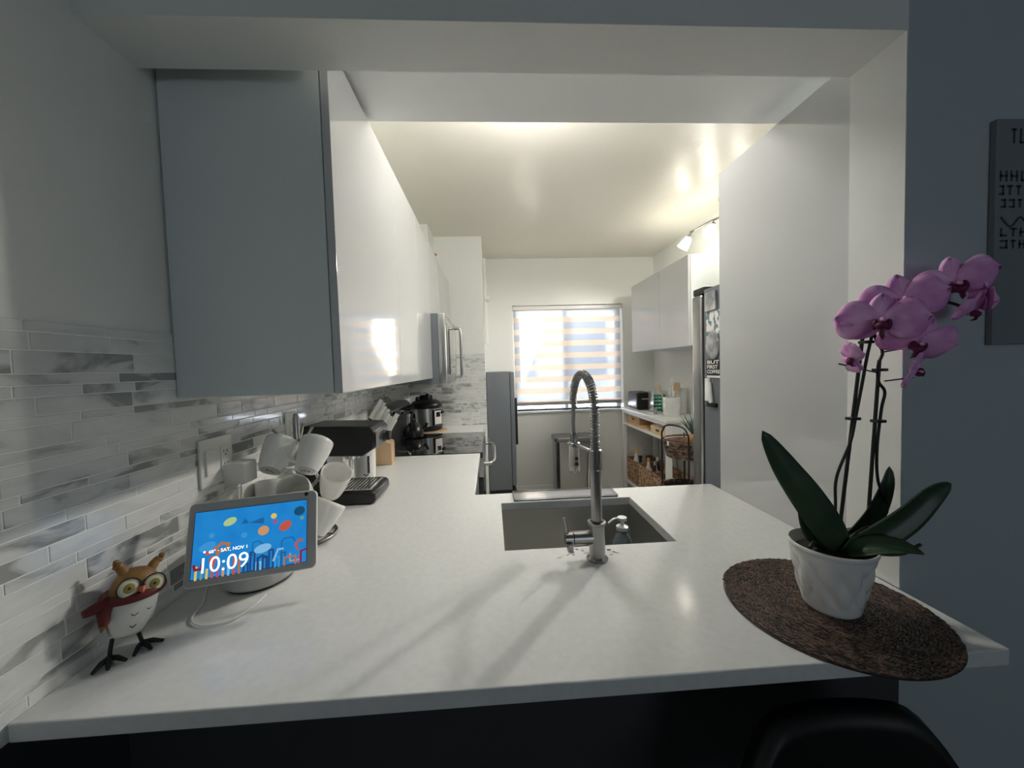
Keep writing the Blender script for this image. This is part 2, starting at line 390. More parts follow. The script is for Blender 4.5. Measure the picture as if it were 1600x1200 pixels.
# ---------------------------------------------------------------- window, blind, outside
t = thing('window_1', 'aluminium framed window behind the striped blind', 'window', (.86, YB+.15, WZ0)); t['kind'] = 'structure'
f = MB()
for a in ((WX0,WX0+.04,WZ0,WZ1),(WX1-.04,WX1,WZ0,WZ1),(.83,.87,WZ0,WZ1)): f.box(a[0],a[1],YB+.13,YB+.17,a[2],a[3],.004)
f.box(WX0,WX1,YB+.132,YB+.168,WZ0,WZ0+.012,.003).box(WX0,WX1,YB+.132,YB+.168,WZ1-.04,WZ1,.004).build('window_frame','whitem',t,smooth=0)
MB().box(WX0+.03, WX1-.03, YB+.148, YB+.152, WZ0+.03, WZ1-.03).build('window_pane','pane',t,smooth=0)
MB().box(WX0-.03, WX1+.012, YB-.028, YB+.13, WZ0-.022, WZ0, .004).build('window_sill','whitem',t,smooth=0)
t = thing('roller_blind', 'striped zebra roller blind with beige and sheer bands over the window', 'blind', (.86, YB+.06, .99))
MB().box(WX0+.012, WX1-.012, YB+.059, YB+.0605, 1.02, 2.06).build('blind_fabric','blind',t,smooth=0)
MB().box(WX0+.010, WX1-.010, YB+.045, YB+.075, .992, 1.030, .006).build('bottom_rail','greyp',t)
MB().box(WX0+.004, WX1-.004, YB+.03, YB+.10, 2.05, WZ1-.002, .008).build('head_rail','whitem',t)
# outside: a neighbouring house with outline shaped to shade part of the blind, a fence and ground
t = thing('neighbour_house', 'pale stucco neighbouring building, outline shaped to cut the sun on the blind', 'building', (3.2, 8.2, 0))
HB = [(-2.62,0),(9,0),(9,4.4),(-.69,4.4),(-.69,3.88),(-.98,3.29)]
MB().prism(HB, 7.5, 12, 'Y').build('wall','outb',t,smooth=0)
for a in (.1,1.5,2.9): MB().box(a,a+.8,7.46,7.5,1.2,2.3).build('window','outw',t,smooth=0)
o = MB().box(-10, 12, YB+.2, 20, -.12, -.02).build('ground_outside', 'outb', smooth=0); struct(o, 'pale ground outside the window', 'ground')

# ---------------------------------------------------------------- counters
SX0,SX1,SY0,SY1 = .022,.5125,1.026,1.395     # sink cut-out
def slab(xs, ys, keep, z0, z1, mb):
    for i in range(len(xs)-1):
        for j in range(len(ys)-1):
            if keep(i,j): pass
    # build as one manifold prism grid
    V = {}
    def v(i,j,z):
        k=(i,j,z)
        if k not in V: V[k] = mb._v((xs[i],ys[j],z))
        return V[k]
    nx, ny = len(xs)-1, len(ys)-1
    K = lambda i,j: 0<=i<nx and 0<=j<ny and keep(i,j)
    for i in range(nx):
        for j in range(ny):
            if not K(i,j): continue
            mb.b.faces.new([v(i,j,z1),v(i+1,j,z1),v(i+1,j+1,z1),v(i,j+1,z1)])
            mb.b.faces.new([v(i,j,z0),v(i,j+1,z0),v(i+1,j+1,z0),v(i+1,j,z0)])
            if not K(i-1,j): mb.b.faces.new([v(i,j,z0),v(i,j,z1),v(i,j+1,z1),v(i,j+1,z0)])
            if not K(i+1,j): mb.b.faces.new([v(i+1,j,z0),v(i+1,j+1,z0),v(i+1,j+1,z1),v(i+1,j,z1)])
            if not K(i,j-1): mb.b.faces.new([v(i,j,z0),v(i+1,j,z0),v(i+1,j,z1),v(i,j,z1)])
            if not K(i,j+1): mb.b.faces.new([v(i,j+1,z0),v(i,j+1,z1),v(i+1,j+1,z1),v(i+1,j+1,z0)])
xs = [XW+.0055, -.082, SX0, SX1, .8725, .8985]; ys = [.5775, YN, YF, SY0, SY1, 1.504, 2.252]
def keep(i,j):
    if j == 5: return i == 0
    if i == 2 and j == 3: return False
    if i == 4: return j >= 2
    return True
mb = MB(); slab(xs, ys, keep, ZC-CT, ZC, mb)
o = mb.build('countertop', 'quartz', smooth=0, bevel=.0025); tag(o, 'long white quartz countertop with sink cut-out running through the pass-through', 'countertop')
o = MB().box(XW+.0055, -.082, 3.008, YR-.0055, ZC-CT, ZC).build('countertop', 'quartz', smooth=0, bevel=.0025); tag(o, 'short white countertop beyond the range under the pressure cooker', 'countertop')
# base cabinets (open boxes)
def base_cab(x0,x1,y0,y1,face,label,doors):
    t = thing('base_cabinet', label, 'cabinet', ((x0+x1)/2,(y0+y1)/2,0))
    b = MB(); h = ZC-CT-.001; w=.018
    b.box(x0,x0+w,y0,y1,.0,h).box(x1-w,x1,y0,y1,.0,h).box(x0+w,x1-w,y0,y0+w,.0,h).box(x0+w,x1-w,y1-w,y1,.0,h).box(x0+w,x1-w,y0+w,y1-w,.1,.118)
    b.build('body','whitem',t,smooth=0)
    for k in range(doors):
        if face == 'X':
            a = y0+(y1-y0)*k/doors; c = y0+(y1-y0)*(k+1)/doors
            MB().box(x1+.001,x1+.02,a+.002,c-.002,.1,h-.004,.002).build('door','gloss',t,smooth=0)
        else:
            a = x0+(x1-x0)*k/doors; c = x0+(x1-x0)*(k+1)/doors
            MB().box(a+.002,c-.002,y1+.001,y1+.02,.1,h-.004,.002).build('door','gloss',t,smooth=0)
base_cab(XW+.002,.895,YF+.002,1.47,'Y','white base cabinets carrying the peninsula and the sink',4)
base_cab(XW+.002,-.12,1.51,2.25,'X','white base cabinet under the left counter before the range',2)
base_cab(XW+.002,-.12,3.01,YR-.002,'X','narrow white base cabinet beyond the range',1)

# sink
t = thing('sink', 'undermount stainless steel single bowl sink', 'sink', ((SX0+SX1)/2,(SY0+SY1)/2,.70))
mb = MB(); d=.205; zb=ZC-CT-.0005; a0,a1,b0,b1 = SX0-.004,SX1+.004,SY0-.004,SY1+.004; i_=.012
mb.box(a0-.02,a0,b0-.02,b1+.02,zb-d,zb).box(a1,a1+.02,b0-.02,b1+.02,zb-d,zb).box(a0,a1,b0-.02,b0,zb-d,zb).box(a0,a1,b1,b1+.02,zb-d,zb).box(a0-.02,a1+.02,b0-.02,b1+.02,zb-d-.004,zb-d)
mb.build('basin','sinkm',t,smooth=0)
MB().lathe([(.001,0),(.03,.001),(.04,.004),(.043,.002)],24,T(.30,1.21,zb-d)).build('drain','chrome',t)

# clear tray behind the sink
t = thing('clear_tray', 'clear acrylic tray catching light behind the sink', 'tray', (.27,1.45,ZC))
mb = MB().box(.07,.47,1.402,1.498,ZC+.001,ZC+.004)
for a in ((.07,.073,1.402,1.498),(.467,.47,1.402,1.498),(.073,.467,1.402,1.405),(.073,.467,1.495,1.498)): mb.box(*a,ZC+.001,ZC+.010)
mb.build('tray_body','acryl',t,smooth=0)

# ---------------------------------------------------------------- faucet
FX,FY = .262,.953
t = thing('kitchen_faucet', 'tall brushed nickel pull-down faucet with spring coil beside the sink', 'faucet', (FX,FY,ZC))
MB().lathe([(.0275,0),(.0275,.004),(.025,.006),(.0205,.010),(.0205,.092),(.0235,.094),(.0235,.100),(.0175,.101),(.0150,.097)],32,T(FX,FY,ZC)).build('valve_body','nickel',t)
MB().lathe([(.0142,.095),(.0142,.235),(.0168,.238),(.0168,.288),(.0142,.290)],28,T(FX,FY,ZC)).build('riser_pipe','nickel',t)
mb = MB()
mb.cyl((FX-.012,FY,ZC+.058),(FX-.062,FY,ZC+.058),.0175,n=28).cyl((FX-.064,FY,ZC+.058),(FX-.084,FY,ZC+.058),.0165,n=28)
mb.build('cartridge_arm','nickel',t)
mb = MB(); mb.tube([(FX-.078,FY,ZC+.072),(FX-.082,FY-.004,ZC+.095),(FX-.087,FY-.006,ZC+.116)],[.0045,.0038,.0032],10).box(FX-.083,FX-.068,FY-.030,FY-.012,ZC+.035,ZC+.052,.002)
mb.build('lever_handle','nickel',t)
HX,HY = .250,1.150
cent = []
zt = ZC+.385
for k in range(30): cent.append(Vector((FX,FY,ZC+.285+(zt-ZC-.285)*k/29)))
Rr = (HY-FY)/2
for k in range(1,41):
    a = PI*k/40; cent.append(Vector((FX+(HX-FX)*(1-math.cos(a))/2, FY+Rr-Rr*math.cos(a), zt+.098*math.sin(a)**.9)))
cent.append(Vector((HX,HY,zt-.0))) ; cent.append(Vector((HX,HY,ZC+.375)))
# resample centre line and wind the coil round it
def resample(P, ds):
    out=[P[0]]; acc=0
    for a,b in zip(P,P[1:]):
        L=(b-a).length; 
        while acc+L>=ds:
            f=(ds-acc)/L; a=a.lerp(b,f); out.append(a.copy()); L=(b-a).length; acc=0
        acc+=L
    return out
cp = resample(cent,.0008)
pts=[]; n=len(cp); ph=0; upv=Vector((1,0,0))
for i,p in enumerate(cp):
    tt=(cp[min(i+1,n-1)]-cp[max(i-1,0)]).normalized(); u=(upv-tt*upv.dot(tt)).normalized(); w=tt.cross(u)
    s_ = i/n; pitch = .0036 if s_<.10 else (.0080 if s_<.48 else .0052)
    ph += 2*PI*.0008/pitch; pts.append(p+(u*math.cos(ph)+w*math.sin(ph))*.0112)
MB().tube(pts,.0017,6).build('spring_coil','nickel',t,smooth=80)
hz=[ (HX,HY,ZC+.37),(HX-.001,HY+.004,ZC+.33),(HX,HY,ZC+.285)]
MB().tube([cent[0]]+cent[1:-1:3]+[Vector(h) for h in hz],.0064,12).build('hose','greyp',t,smooth=80)
MB().lathe([(.0095,.235),(.0125,.237),(.0125,.295),(.009,.300)][::1],24,T(HX,HY,ZC)).build('hose_collar','nickel',t)
sh = MB().lathe([(.0150,.176),(.0165,.178),(.0172,.20),(.0172,.252),(.0185,.255),(.0185,.268),(.013,.272)],28,T(HX,HY,ZC)).build('spray_head','nickel',t)
for z in (.205,.222): MB().lathe([(.0055,0),(.0055,.0015),(.004,.003)],16,axis_m((HX+.003,HY-.0165,ZC+z),(0.15,-1,0))).build('spray_button','black',sh)
MB().tube([(FX-.006,FY+.012,ZC+.281),(HX+.002,HY-.015,ZC+.266)],.0045,10).lathe([(.020,0),(.020,.010),(.0178,.010),(.0178,0)],28,T(HX,HY,ZC+.258)).build('support_arm','chrome',t)

# soap dispenser standing in the sink
t = thing('soap_dispenser', 'glass soap bottle with white pump standing in the sink', 'soap dispenser', (.415,1.20,.681))
MB().lathe([(.033,0),(.037,.004),(.037,.135),(.033,.158),(.022,.180),(.014,.188),(.014,.198)],28,T(.415,1.20,.681)).build('bottle','soapg',t)
MB().lathe([(.0195,.197),(.0195,.208),(.006,.212),(.006,.228),(.0150,.229),(.0150,.238)],24,T(.415,1.20,.681)).tube(spline([(.412,1.20,.914),(.388,1.196,.917),(.366,1.192,.905)],5),.0035,8).build('pump','ceramic',t)
# water spots beside the faucet
mb = MB(); R = random.Random(4)
for k in range(26):
    a,b_ = .262+R.gauss(-.03,.05), .99+R.gauss(0,.016)
    if abs(a-FX)<.03 and abs(b_-FY)<.03 or b_>1.02: continue
    mb.ball((a,b_,ZC+.0002),R.uniform(.002,.007),R.uniform(.002,.004),.0007,8,4)
o = mb.build('water_drops','glass'); tag(o,'water drops on the white counter around the faucet base','water',kind='stuff')

# ---------------------------------------------------------------- upper cabinets left
def upper(x0, x1, y0, y1, z0, z1, doors, label, side=1, group=None):
    """side=1: wall on -X, doors face +X; side=-1 mirrored"""
    t = thing('wall_cabinet', label, 'cabinet', ((x0+x1)/2,(y0+y1)/2,z0))
    xb = x1-.021 if side==1 else x0+.021
    if side==1: MB().box(x0,xb,y0+.0005,y1-.0005,z0+.001,z1,.001).build('body','cabside',t,smooth=0)
    else: MB().box(xb,x1,y0+.0005,y1-.0005,z0+.001,z1,.001).build('body','cabside',t,smooth=0)
    e = [y0]+doors+[y1]
    for a,b in zip(e,e[1:]):
        if side==1: MB().box(x1-.0185,x1,a+.0012,b-.0012,z0,z1,.0012).build('door','gloss',t,smooth=0)
        else: MB().box(x0,x0+.0185,a+.0012,b-.0012,z0,z1,.0012).build('door','gloss',t,smooth=0)
    return t
XB = XW+.006
upper(XB,XC,.9188,1.518,1.3725,2.1975,[], 'nearest white gloss wall cabinet with grey side panel facing the living room')
upper(XB,XC,1.518,2.309,1.3725,2.1975,[1.927], 'two-door white gloss wall cabinet between the nearest one and the microwave')
upper(XB,XC,2.309,3.07,1.768,2.1975,[2.69], 'short white wall cabinet directly above the microwave')
upper(XB,XC,3.07,YR-.003,1.3725,2.1975,[], 'narrow white wall cabinet past the microwave against the return wall')
# candle holder on the far cabinet
t = thing('candle_holder', 'brown turned wooden candle holder standing on the far upper cabinet', 'candle holder', (-.41,2.90,2.1975))
MB().lathe([(.028,0),(.028,.01),(.010,.02),(.009,.05),(.016,.06),(.012,.075),(.03,.088),(.03,.096)],20,T(-.41,2.90,2.1978)).build('holder','wood2',t)

# ---------------------------------------------------------------- microwave
t = thing('microwave', 'stainless over-the-range microwave with window door and long handle', 'microwave', (-.5,2.69,1.335))
MX = -.272
MB().box(XB,MX-.045,2.3125,3.067,1.337,1.765,.003).build('body','charcoal',t,smooth=0)
MB().box(MX-.044,MX,2.3125,2.90,1.337,1.765,.006).build('door','steel',t)
MB().box(MX+.0005,MX+.003,2.37,2.84,1.39,1.715,.001).build('door_window','glassblk',t,smooth=0)
MB().box(MX-.044,MX,2.902,3.067,1.337,1.765,.004).build('control_panel','glassblk',t)
MB().tube([(MX-.002,2.875,1.37),(MX+.045,2.875,1.37),(MX+.05,2.875,1.40),(MX+.05,2.875,1.70),(MX+.045,2.875,1.73),(MX-.002,2.875,1.73)],.011,12).build('handle','steel',t)

# ---------------------------------------------------------------- range
t = thing('kitchen_range', 'freestanding electric range with black glass cooktop and steel handle', 'range', (-.4,2.63,0))
MB().box(XB+.001,-.095,2.256,3.004,.04,.885,.004).build('body','charcoal',t,smooth=0)
MB().box(XB+.055,-.066,2.256,3.004,.886,.918,.004).build('cooktop','glassblk',t,smooth=0)
MB().box(-.094,-.066,2.262,2.998,.17,.76,.004).build('oven_door','glassblk',t,smooth=0)
MB().box(-.094,-.062,2.256,3.004,.765,.884,.004).build('front_rail','steel',t,smooth=0)
hd = MB().tube(spline([(-.062,2.31,.835),(-.022,2.32,.835),(.0,2.40,.835),(.002,2.63,.835),(.0,2.86,.835),(-.022,2.94,.835),(-.062,2.95,.835)],6),.0125,12).build('handle','steel',t)
MB().prism([(XB+.001,.886),(XB+.054,.886),(XB+.054,1.06),(XB+.090,1.11),(XB+.090,1.165),(XB+.06,1.195),(XB+.001,1.195)],2.258,3.002,'Y').build('backguard','steelD',t,bevel=.004)
MB().box(XB+.0905,XB+.094,2.42,2.84,1.118,1.160,.001).build('display','glassblk',t,smooth=0)
for y in (2.30,2.37,2.89,2.96): MB().lathe([(.020,0),(.020,.012),(.015,.024)],18,axis_m((XB+.0905,y,1.138),(1,0,0))).build('knob','black',t)
for (x,y,r) in ((-.53,2.45,.09),(-.25,2.43,.11),(-.53,2.82,.075),(-.25,2.83,.09)): MB().lathe([(r,0),(r-.0015,.0004)],40,T(x,y,.9181),cap0=False,cap1=False).build('burner_ring','greyp',t)
for i,(x,y) in enumerate(((XB+.04,2.30),(-.14,2.30),(XB+.04,2.96),(-.14,2.96))): MB().cyl((x,y,0),(x,y,.045),.018).build('foot','black',t)
# dark kettle at the back of the cooktop
t = thing('kettle', 'small black kettle on the back of the glass cooktop', 'kettle', (-.60,2.86,.918))
MB().lathe([(.06,0),(.085,.01),(.088,.05),(.070,.10),(.04,.125),(.038,.13),(.012,.135),(.010,.15),(.018,.158),(.012,.17)],28,T(-.60,2.86,.919)@Matrix.Scale(.85,4)).build('pot','black',t)
MB().tube(spline([(-.60,2.80,.08+.919),(-.60,2.805,.16+.919),(-.60,2.86,.19+.919),(-.60,2.915,.16+.919),(-.60,2.92,.08+.919)],6),.008,10).build('handle','black',t)
MB().tube([(-.545,2.88,.965),(-.515,2.895,.99),(-.50,2.90,1.02)],[.016,.012,.009],12).build('spout','black',t)

# pressure cooker on its trivet
PX,PY = -.555,3.19
t = thing('round_trivet', 'light brown round cork trivet under the pressure cooker', 'trivet', (PX+.01,PY-.01,ZC))
MB().lathe([(.155,0),(.158,.003),(.155,.007)],44,T(PX+.012,PY-.0,ZC+.0005)).build('mat','cork',t)
t = thing('pressure_cooker', 'stainless electric pressure cooker with black lid and control panel', 'pressure cooker', (PX,PY,ZC+.008))
z=ZC+.0085
MB().lathe([(.118,0),(.128,.006),(.130,.035),(.126,.04)],44,T(PX,PY,z)).build('base','black',t)
MB().lathe([(.1255,.041),(.1255,.185)],48,T(PX,PY,z)).build('body','steel',t)
MB().lathe([(.130,.186),(.134,.192),(.132,.215),(.118,.235),(.09,.248),(.05,.255),(.001,.258)],48,T(PX,PY,z)).build('lid','black',t)
MB().box(PX-.055,PX+.055,PY-.014,PY+.014,z+.25,z+.292,.012).lathe([(.022,.255),(.022,.29),(.015,.305)],20,T(PX+.02,PY-.02,z)).build('lid_handle','black',t)
MB().ball((PX-.06,PY-.05,z+.262),.018,.018,.022).build('steam_valve','black',t)
for s in (-1,1):
    MB(T(PX,PY,z)@Rz(-.25)).box(s*.120,s*.152,-.03,.03,.135,.16,.008).build('side_handle','black',t)
Tp = T(PX,PY,z)@Rz(math.radians(52))
fr = MB(Tp).box(-.047,.047,-.137,-.120,.045,.175,.008).build('control_panel','black',t)
MB(Tp).box(-.038,.038,-.1385,-.1365,.055,.165,.001).build('panel_face','plate',fr)
MB(Tp).box(-.022,.022,-.1395,-.1383,.115,.155,.0005).build('panel_display','black',fr)

# ---------------------------------------------------------------- knife block
KB = T(-.60,2.105,ZC+.0005)@Rz(math.radians(6))
t = thing('knife_block', 'light wood knife block holding white-handled knives', 'knife block', (-.60,2.105,ZC+.0005))
# side profile in local XZ: low front (+X), tall leaning back
MB(KB).prism([(-.085,0),(.042,0),(.042,.115),(.012,.130),(-.058,.248),(-.112,.205)],-.055,.055,'Y').build('block','wood',t,bevel=.003,smooth=0)
dirk = Vector((.53,0,.848))
kn = 0
for (a,bz,y,L,sc,lab) in [(-0.066,0.253,-0.034,0.125,.95,None),(-0.056,0.237,0.012,0.120,.95,None),(-0.046,0.220,-0.020,0.120,.95,None),(-0.035,0.202,0.030,0.115,.95,None),(-0.025,0.186,-0.036,0.115,.95,None),(-0.016,0.170,0.006,0.110,.95,None),(.002,.150,-.034,.140,1.15,1),(.004,.146,.034,.10,.9,2)]:
    lab_ = {None:'slim white-handled knife in the upper rows of the knife block',1:'largest white-handled knife low at the front of the knife block',2:'shorter white-handled knife low at the back edge of the block'}[lab]
    k = thing('kitchen_knife', lab_, 'knife', tuple(KB@Vector((a,y,bz))), (0,0,0), 'white-handled knives in the wooden block')
    p0 = Vector((a,y,bz))+dirk*(-.004 if lab is None else .006); p1 = p0+dirk*L
    mb = MB(KB@axis_m(p0,dirk,(0,1,0)))
    mb.box(-.0075*sc,.0075*sc,-.011*sc,.011*sc,.006,L,.005)
    mb.build('handle','ceramic',k)
    MB(KB@axis_m(p0,dirk,(0,1,0))).box(-.001,.001,-.009,.009,.0,.006).build('blade','chrome',k,smooth=0)
    MB(KB@axis_m(p1,dirk,(0,1,0))).box(-.006*sc,.006*sc,-.009*sc,.009*sc,-.001,.0025,.001).build('end_cap','chrome',k,smooth=0)

# ---------------------------------------------------------------- espresso machine
t = thing('espresso_machine', 'compact black espresso machine with drip tray and front dial', 'espresso machine', (-.60,1.56,ZC))
EY0,EY1 = 1.452,1.642
MB().prism([(XB+.012,1.108),(-.50,1.100),(-.458,1.128),(-.452,1.192),(-.470,1.214),(XB+.012,1.222)],EY0,EY1,'Y').build('head','black',t,bevel=.006)
MB().box(XB+.012,-.645,EY0+.006,EY1-.006,ZC+.002,1.108,.006).build('column','black',t)
MB().prism([(XB+.012,ZC+.001),(-.470,ZC+.001),(-.458,ZC+.012),(-.458,ZC+.040),(-.470,ZC+.050),(XB+.012,ZC+.050)],EY0-.006,EY1+.006,'Y').build('drip_tray','black',t,bevel=.006)
mb = MB(); g0,g1 = -.625,-.485
for k in range(11):
    x = g0+(g1-g0)*k/10; mb.box(x-.0028,x+.0028,EY0+.014,EY1-.014,ZC+.0505,ZC+.0545,.001)
mb.box(g0-.006,g1+.006,EY0+.010,EY0+.016,ZC+.0505,ZC+.056,.001).box(g0-.006,g1+.006,EY1-.016,EY1-.010,ZC+.0505,ZC+.056,.001).box(g1+.003,g1+.009,EY0+.01,EY1-.01,ZC+.0505,ZC+.056,.001)
mb.build('drip_grate','chrome',t,smooth=0)
MB().box(-.452,-.4495,EY0+.012,EY1-.012,1.128,1.188,.001).build('front_panel','steel',t,smooth=0)
MB().lathe([(.024,0),(.024,.004),(.020,.006),(.019,.024)],24,axis_m((-.4495,1.575,1.158),(1,0,0))).build('dial','black',t)
MB().lathe([(.030,0),(.030,.022),(.022,.026)],24,axis_m((-.570,1.545,1.099),(0,0,-1))).tube([(-.575,1.535,1.085),(-.575,1.535,1.03)],.008,10).build('brew_spout','chrome',t)
MB().box(-.644,-.641,EY0+.02,EY1-.02,ZC+.055,1.10).build('steel_backplate','steel',t,smooth=0)

# white canister / mug with J behind it
def mug_profile(h=.095, r0=.029, r1=.046):
    out = [(.001,.0012),(r0*.78,.0012),(r0*.82,0),(r0,0),(r0+.003,.006)]
    for k in range(1,9):
        f = k/8; out.append((r0+.003+(r1-r0-.003)*(1-(1-f)**1.7), .006+(h-.006)*f))
    out += [(r1-.0015,h+.0012),(r1-.0032,h)]
    for k in range(8,0,-1):
        f = k/8; out.append((r0+.003+(r1-r0-.003)*(1-(1-f)**1.7)-.0032, .008+(h-.008)*f))
    out.append((.001,.007)); return out
t = thing('monogram_mug', 'tall white mug with a black letter J behind the espresso machine', 'mug', (-.600,1.770,ZC))
MB().lathe([(.001,.002),(.036,.001),(.040,.004),(.046,.03),(.049,.10),(.050,.150),(.047,.150),(.044,.03),(.001,.01)],36,T(-.600,1.770,ZC)).build('cup','mugc',t)
MB().tube(spline([(-.60,1.817,ZC+.115),(-.60,1.845,ZC+.115),(-.60,1.855,ZC+.08),(-.60,1.845,ZC+.045),(-.60,1.814,ZC+.04)],5),.006,10).build('handle','mugc',t)
mb = MB(T(-.600,1.770,ZC)); 
def onm(u, z, r=.0505):
    a = math.radians(-62)+u/r; rr = r-.004*(1-min(z/.15,1)) ; return (rr*math.cos(a)*1.0, rr*math.sin(a), z)
def cquad(u0,u1,z0,z1):
    mb.quad(onm(u0,z0),onm(u1,z0),onm(u1,z1),onm(u0,z1))
cquad(.002,.013,.045,.125); cquad(-.006,.021,.122,.130)
for k in range(6):
    a0_=PI+ (PI*.9)*k/6; a1_=PI+(PI*.9)*(k+1)/6
    c=(-.004,.045)
    P=lambda a,r:(onm(c[0]+r*math.cos(a),c[1]+r*math.sin(a)*.8))
    mb.quad(P(a0_,.008),P(a1_,.008),P(a1_,.013),P(a0_,.013))
mb.build('letter_mark','ink',t,smooth=0)

# ---------------------------------------------------------------- mug tree and mugs
TX,TY = -.603,1.185
t = thing('mug_tree', 'brushed metal mug tree with wire hooks and ring base', 'mug rack', (TX,TY,ZC))
mb = MB(); ring = [(TX+.012+.086*math.cos(a),TY+.086*math.sin(a),ZC+.006) for a in [2*PI*k/48 for k in range(48)]]
mb.tube(ring,.0055,10,closed=True).build('base_ring','nickel',t)
MB().tube([(TX-.072,TY,ZC+.006),(TX+.096,TY,ZC+.006)],.004,8).build('base_bar','nickel',t)
MB().tube([(TX,TY,ZC+.008),(TX,TY,ZC+.372),(TX,TY,ZC+.386)],[.0095,.0095,.006],14).build('pole','nickel',t)
hooks = []
for z,off in ((.305,-.35),(.15,.25)):
    for k in range(3):
        a = off+2*PI*k/3+ .0; d_ = Vector((math.cos(a),math.sin(a),0)); b0 = Vector((TX,TY,ZC+z)); tip = b0+d_*.062+Vector((0,0,.040))
        MB().tube(spline([b0,b0+d_*.022+Vector((0,0,.0)),b0+d_*.042+Vector((0,0,.014)),tip],5),.0048,8).build('hook','nickel',t)
        hooks.append((tip,d_))
def mug(foot, axis, hdir, label, name='coffee_mug'):
    T_ = axis_m(foot, axis, hdir)
    t = thing(name, label, 'mug', tuple(foot), (0,0,0), 'white mugs on the mug tree')
    MB(T_).lathe(mug_profile(),36).build('cup','mugc',t,smooth=60)
    hp = spline([(.040,0,.080),(.060,0,.082),(.070,0,.062),(.064,0,.040),(.047,0,.026),(.034,0,.022)],6)
    MB(T_).tube(hp,.0052,10).build('handle','mugc',t,smooth=80)
    f = MB(T_).lathe([(.001,-.0002),(.022,-.0002)],24,cap1=False).build('foot_disc','mugfoot',t,smooth=0)
    mb = MB(T_); z=-.0005
    for (a,b,c,d) in ((-.010,-.002,-.006,-.003),(-.010,-.007,-.006,.006),(-.010,-.002,.003,.006),(.001,.004,-.006,.006),(.006,.012,-.002,.001),(.010,.012,-.005,.004)): mb.quad((a,c,z),(b,c,z),(b,d,z),(a,d,z))
    mb.build('foot_mark','ink',t,smooth=0)
MUGS = [
 ((-.640,1.100,1.148),(.06,.66,.75),(.45,.8,0),'white mug in shade hanging upper left of the mug tree pole, foot towards the viewer'),
 ((-.537,1.095,1.145),(.08,.66,.75),(-.8,.15,.4),'bright white mug hanging upper right of the mug tree pole, marked foot showing'),
 ((-.577,1.152,1.052),(.12,-.80,.46),(-.3,.2,.8),'white mug in the lower tier with its open mouth turned to the viewer'),
 ((-.528,1.225,1.035),(.40,-.38,.80),(-.8,.2,.3),'white mug with open mouth up, behind and right of the forward open one'),
 ((-.535,1.120,.952),(.36,.42,.80),(-.7,.4,.3),'lowest white mug hanging at the right, partly behind the smart display'),
 ((-.685,1.170,1.000),(-.1,.30,.75),(.7,.1,.3),'white mug at the tile side, almost hidden behind the smart display'),
]
for m_ in MUGS: mug(Vector(m_[0]),m_[1],m_[2],m_[3])

# ---------------------------------------------------------------- smart display
c = Vector((-.5397,.8567,1.0620)); ya,ti = .25757,.31082
nrm = Vector((math.sin(ya)*math.cos(ti),-math.cos(ya)*math.cos(ti),math.sin(ti))); rx = Vector((0,0,1)).cross(nrm).normalized(); uy = nrm.cross(rx)
D = Matrix.Translation(c)@Matrix((rx,uy,nrm)).transposed().to_4x4()
t = thing('smart_display', 'grey smart display on a round speaker base showing clock and cartoon skyline', 'smart display', (-.53,.935,ZC))
def rrect(w,h,r,n=6):
    P=[]
    for sx,sy,a0 in ((1,1,0),(-1,1,PI/2),(-1,-1,PI),(1,-1,1.5*PI)):
        for k in range(n+1):
            a=a0+PI/2*k/n; P.append((sx*(w-r)+r*math.cos(a),sy*(h-r)+r*math.sin(a)))
    return P
fr = MB(D).prism(rrect(.1255,.086,.012),-.011,0,'Z').build('display_housing','plate',t,bevel=.0015)
bz = MB(D).prism(rrect(.1235,.084,.011),.0,.0010,'Z').build('bezel','greyfab',fr,smooth=0)
SC = Vector((-.004,-.002)); sw,shh = .1085,.0675
E_ = {}
def ec(n,c_,s=1.0):
    if n not in E_: E_[n] = emat('screen_'+n, c_, s)
    return E_[n]
ES = 1.0
bg = emat('screen_blue',(.012,.22,.66),.62)
nt = bg.node_tree; tc = nn(bg,'ShaderNodeTexCoord'); sp = nn(bg,'ShaderNodeTexNoise'); sp.inputs['Scale'].default_value = 30
rr_ = nn(bg,'ShaderNodeValToRGB'); rr_.color_ramp.elements[0].color=(.008,.19,.60,1); rr_.color_ramp.elements[1].color=(.02,.30,.72,1)
lk(bg,tc.outputs['Object'],sp.inputs['Vector']); lk(bg,sp.outputs['Fac'],rr_.inputs['Fac']); lk(bg,rr_.outputs['Color'],bsdf(bg).inputs['Emission Color'])
MB(D).box(SC.x-sw-.001,SC.x+sw+.001,SC.y-shh-.001,SC.y+shh+.001,.0010,.0014).build('screen_border','black',fr,smooth=0)
scr = MB(D).box(SC.x-sw,SC.x+sw,SC.y-shh,SC.y+shh,.0014,.0016).build('screen',bg,fr,smooth=0)
cols = [((.55,.75,.35),.5),((.015,.16,.45),.5),((.80,.40,.18),.5),((.72,.12,.08),.5),((.01,.10,.20),.5),((.05,.33,.75),.6),((.25,.55,.85),.6),((.75,.60,.15),.6),((.55,.10,.35),.5),((.30,.02,.05),.5),((.60,.22,.08),.5),((.02,.08,.25),.5),((.15,.45,.40),.5)]
cm = [emat('art_%d'%i,c_,s) for i,(c_,s) in enumerate(cols)]
mb = MB(D); zz = .0018
def SP(u,v): return (SC.x-sw+2*sw*u, SC.y-shh+2*shh*v)
def ell(u,v,ru,rv,rot,ci,z=None):
    z = z or zz; cx,cy = SP(u,v); P=[]
    for k in range(20):
        a=2*PI*k/20; x,y = ru*math.cos(a),rv*math.sin(a); P.append((cx+x*math.cos(rot)-y*math.sin(rot),cy+x*math.sin(rot)+y*math.cos(rot),z))
    mb.poly(P,ci)
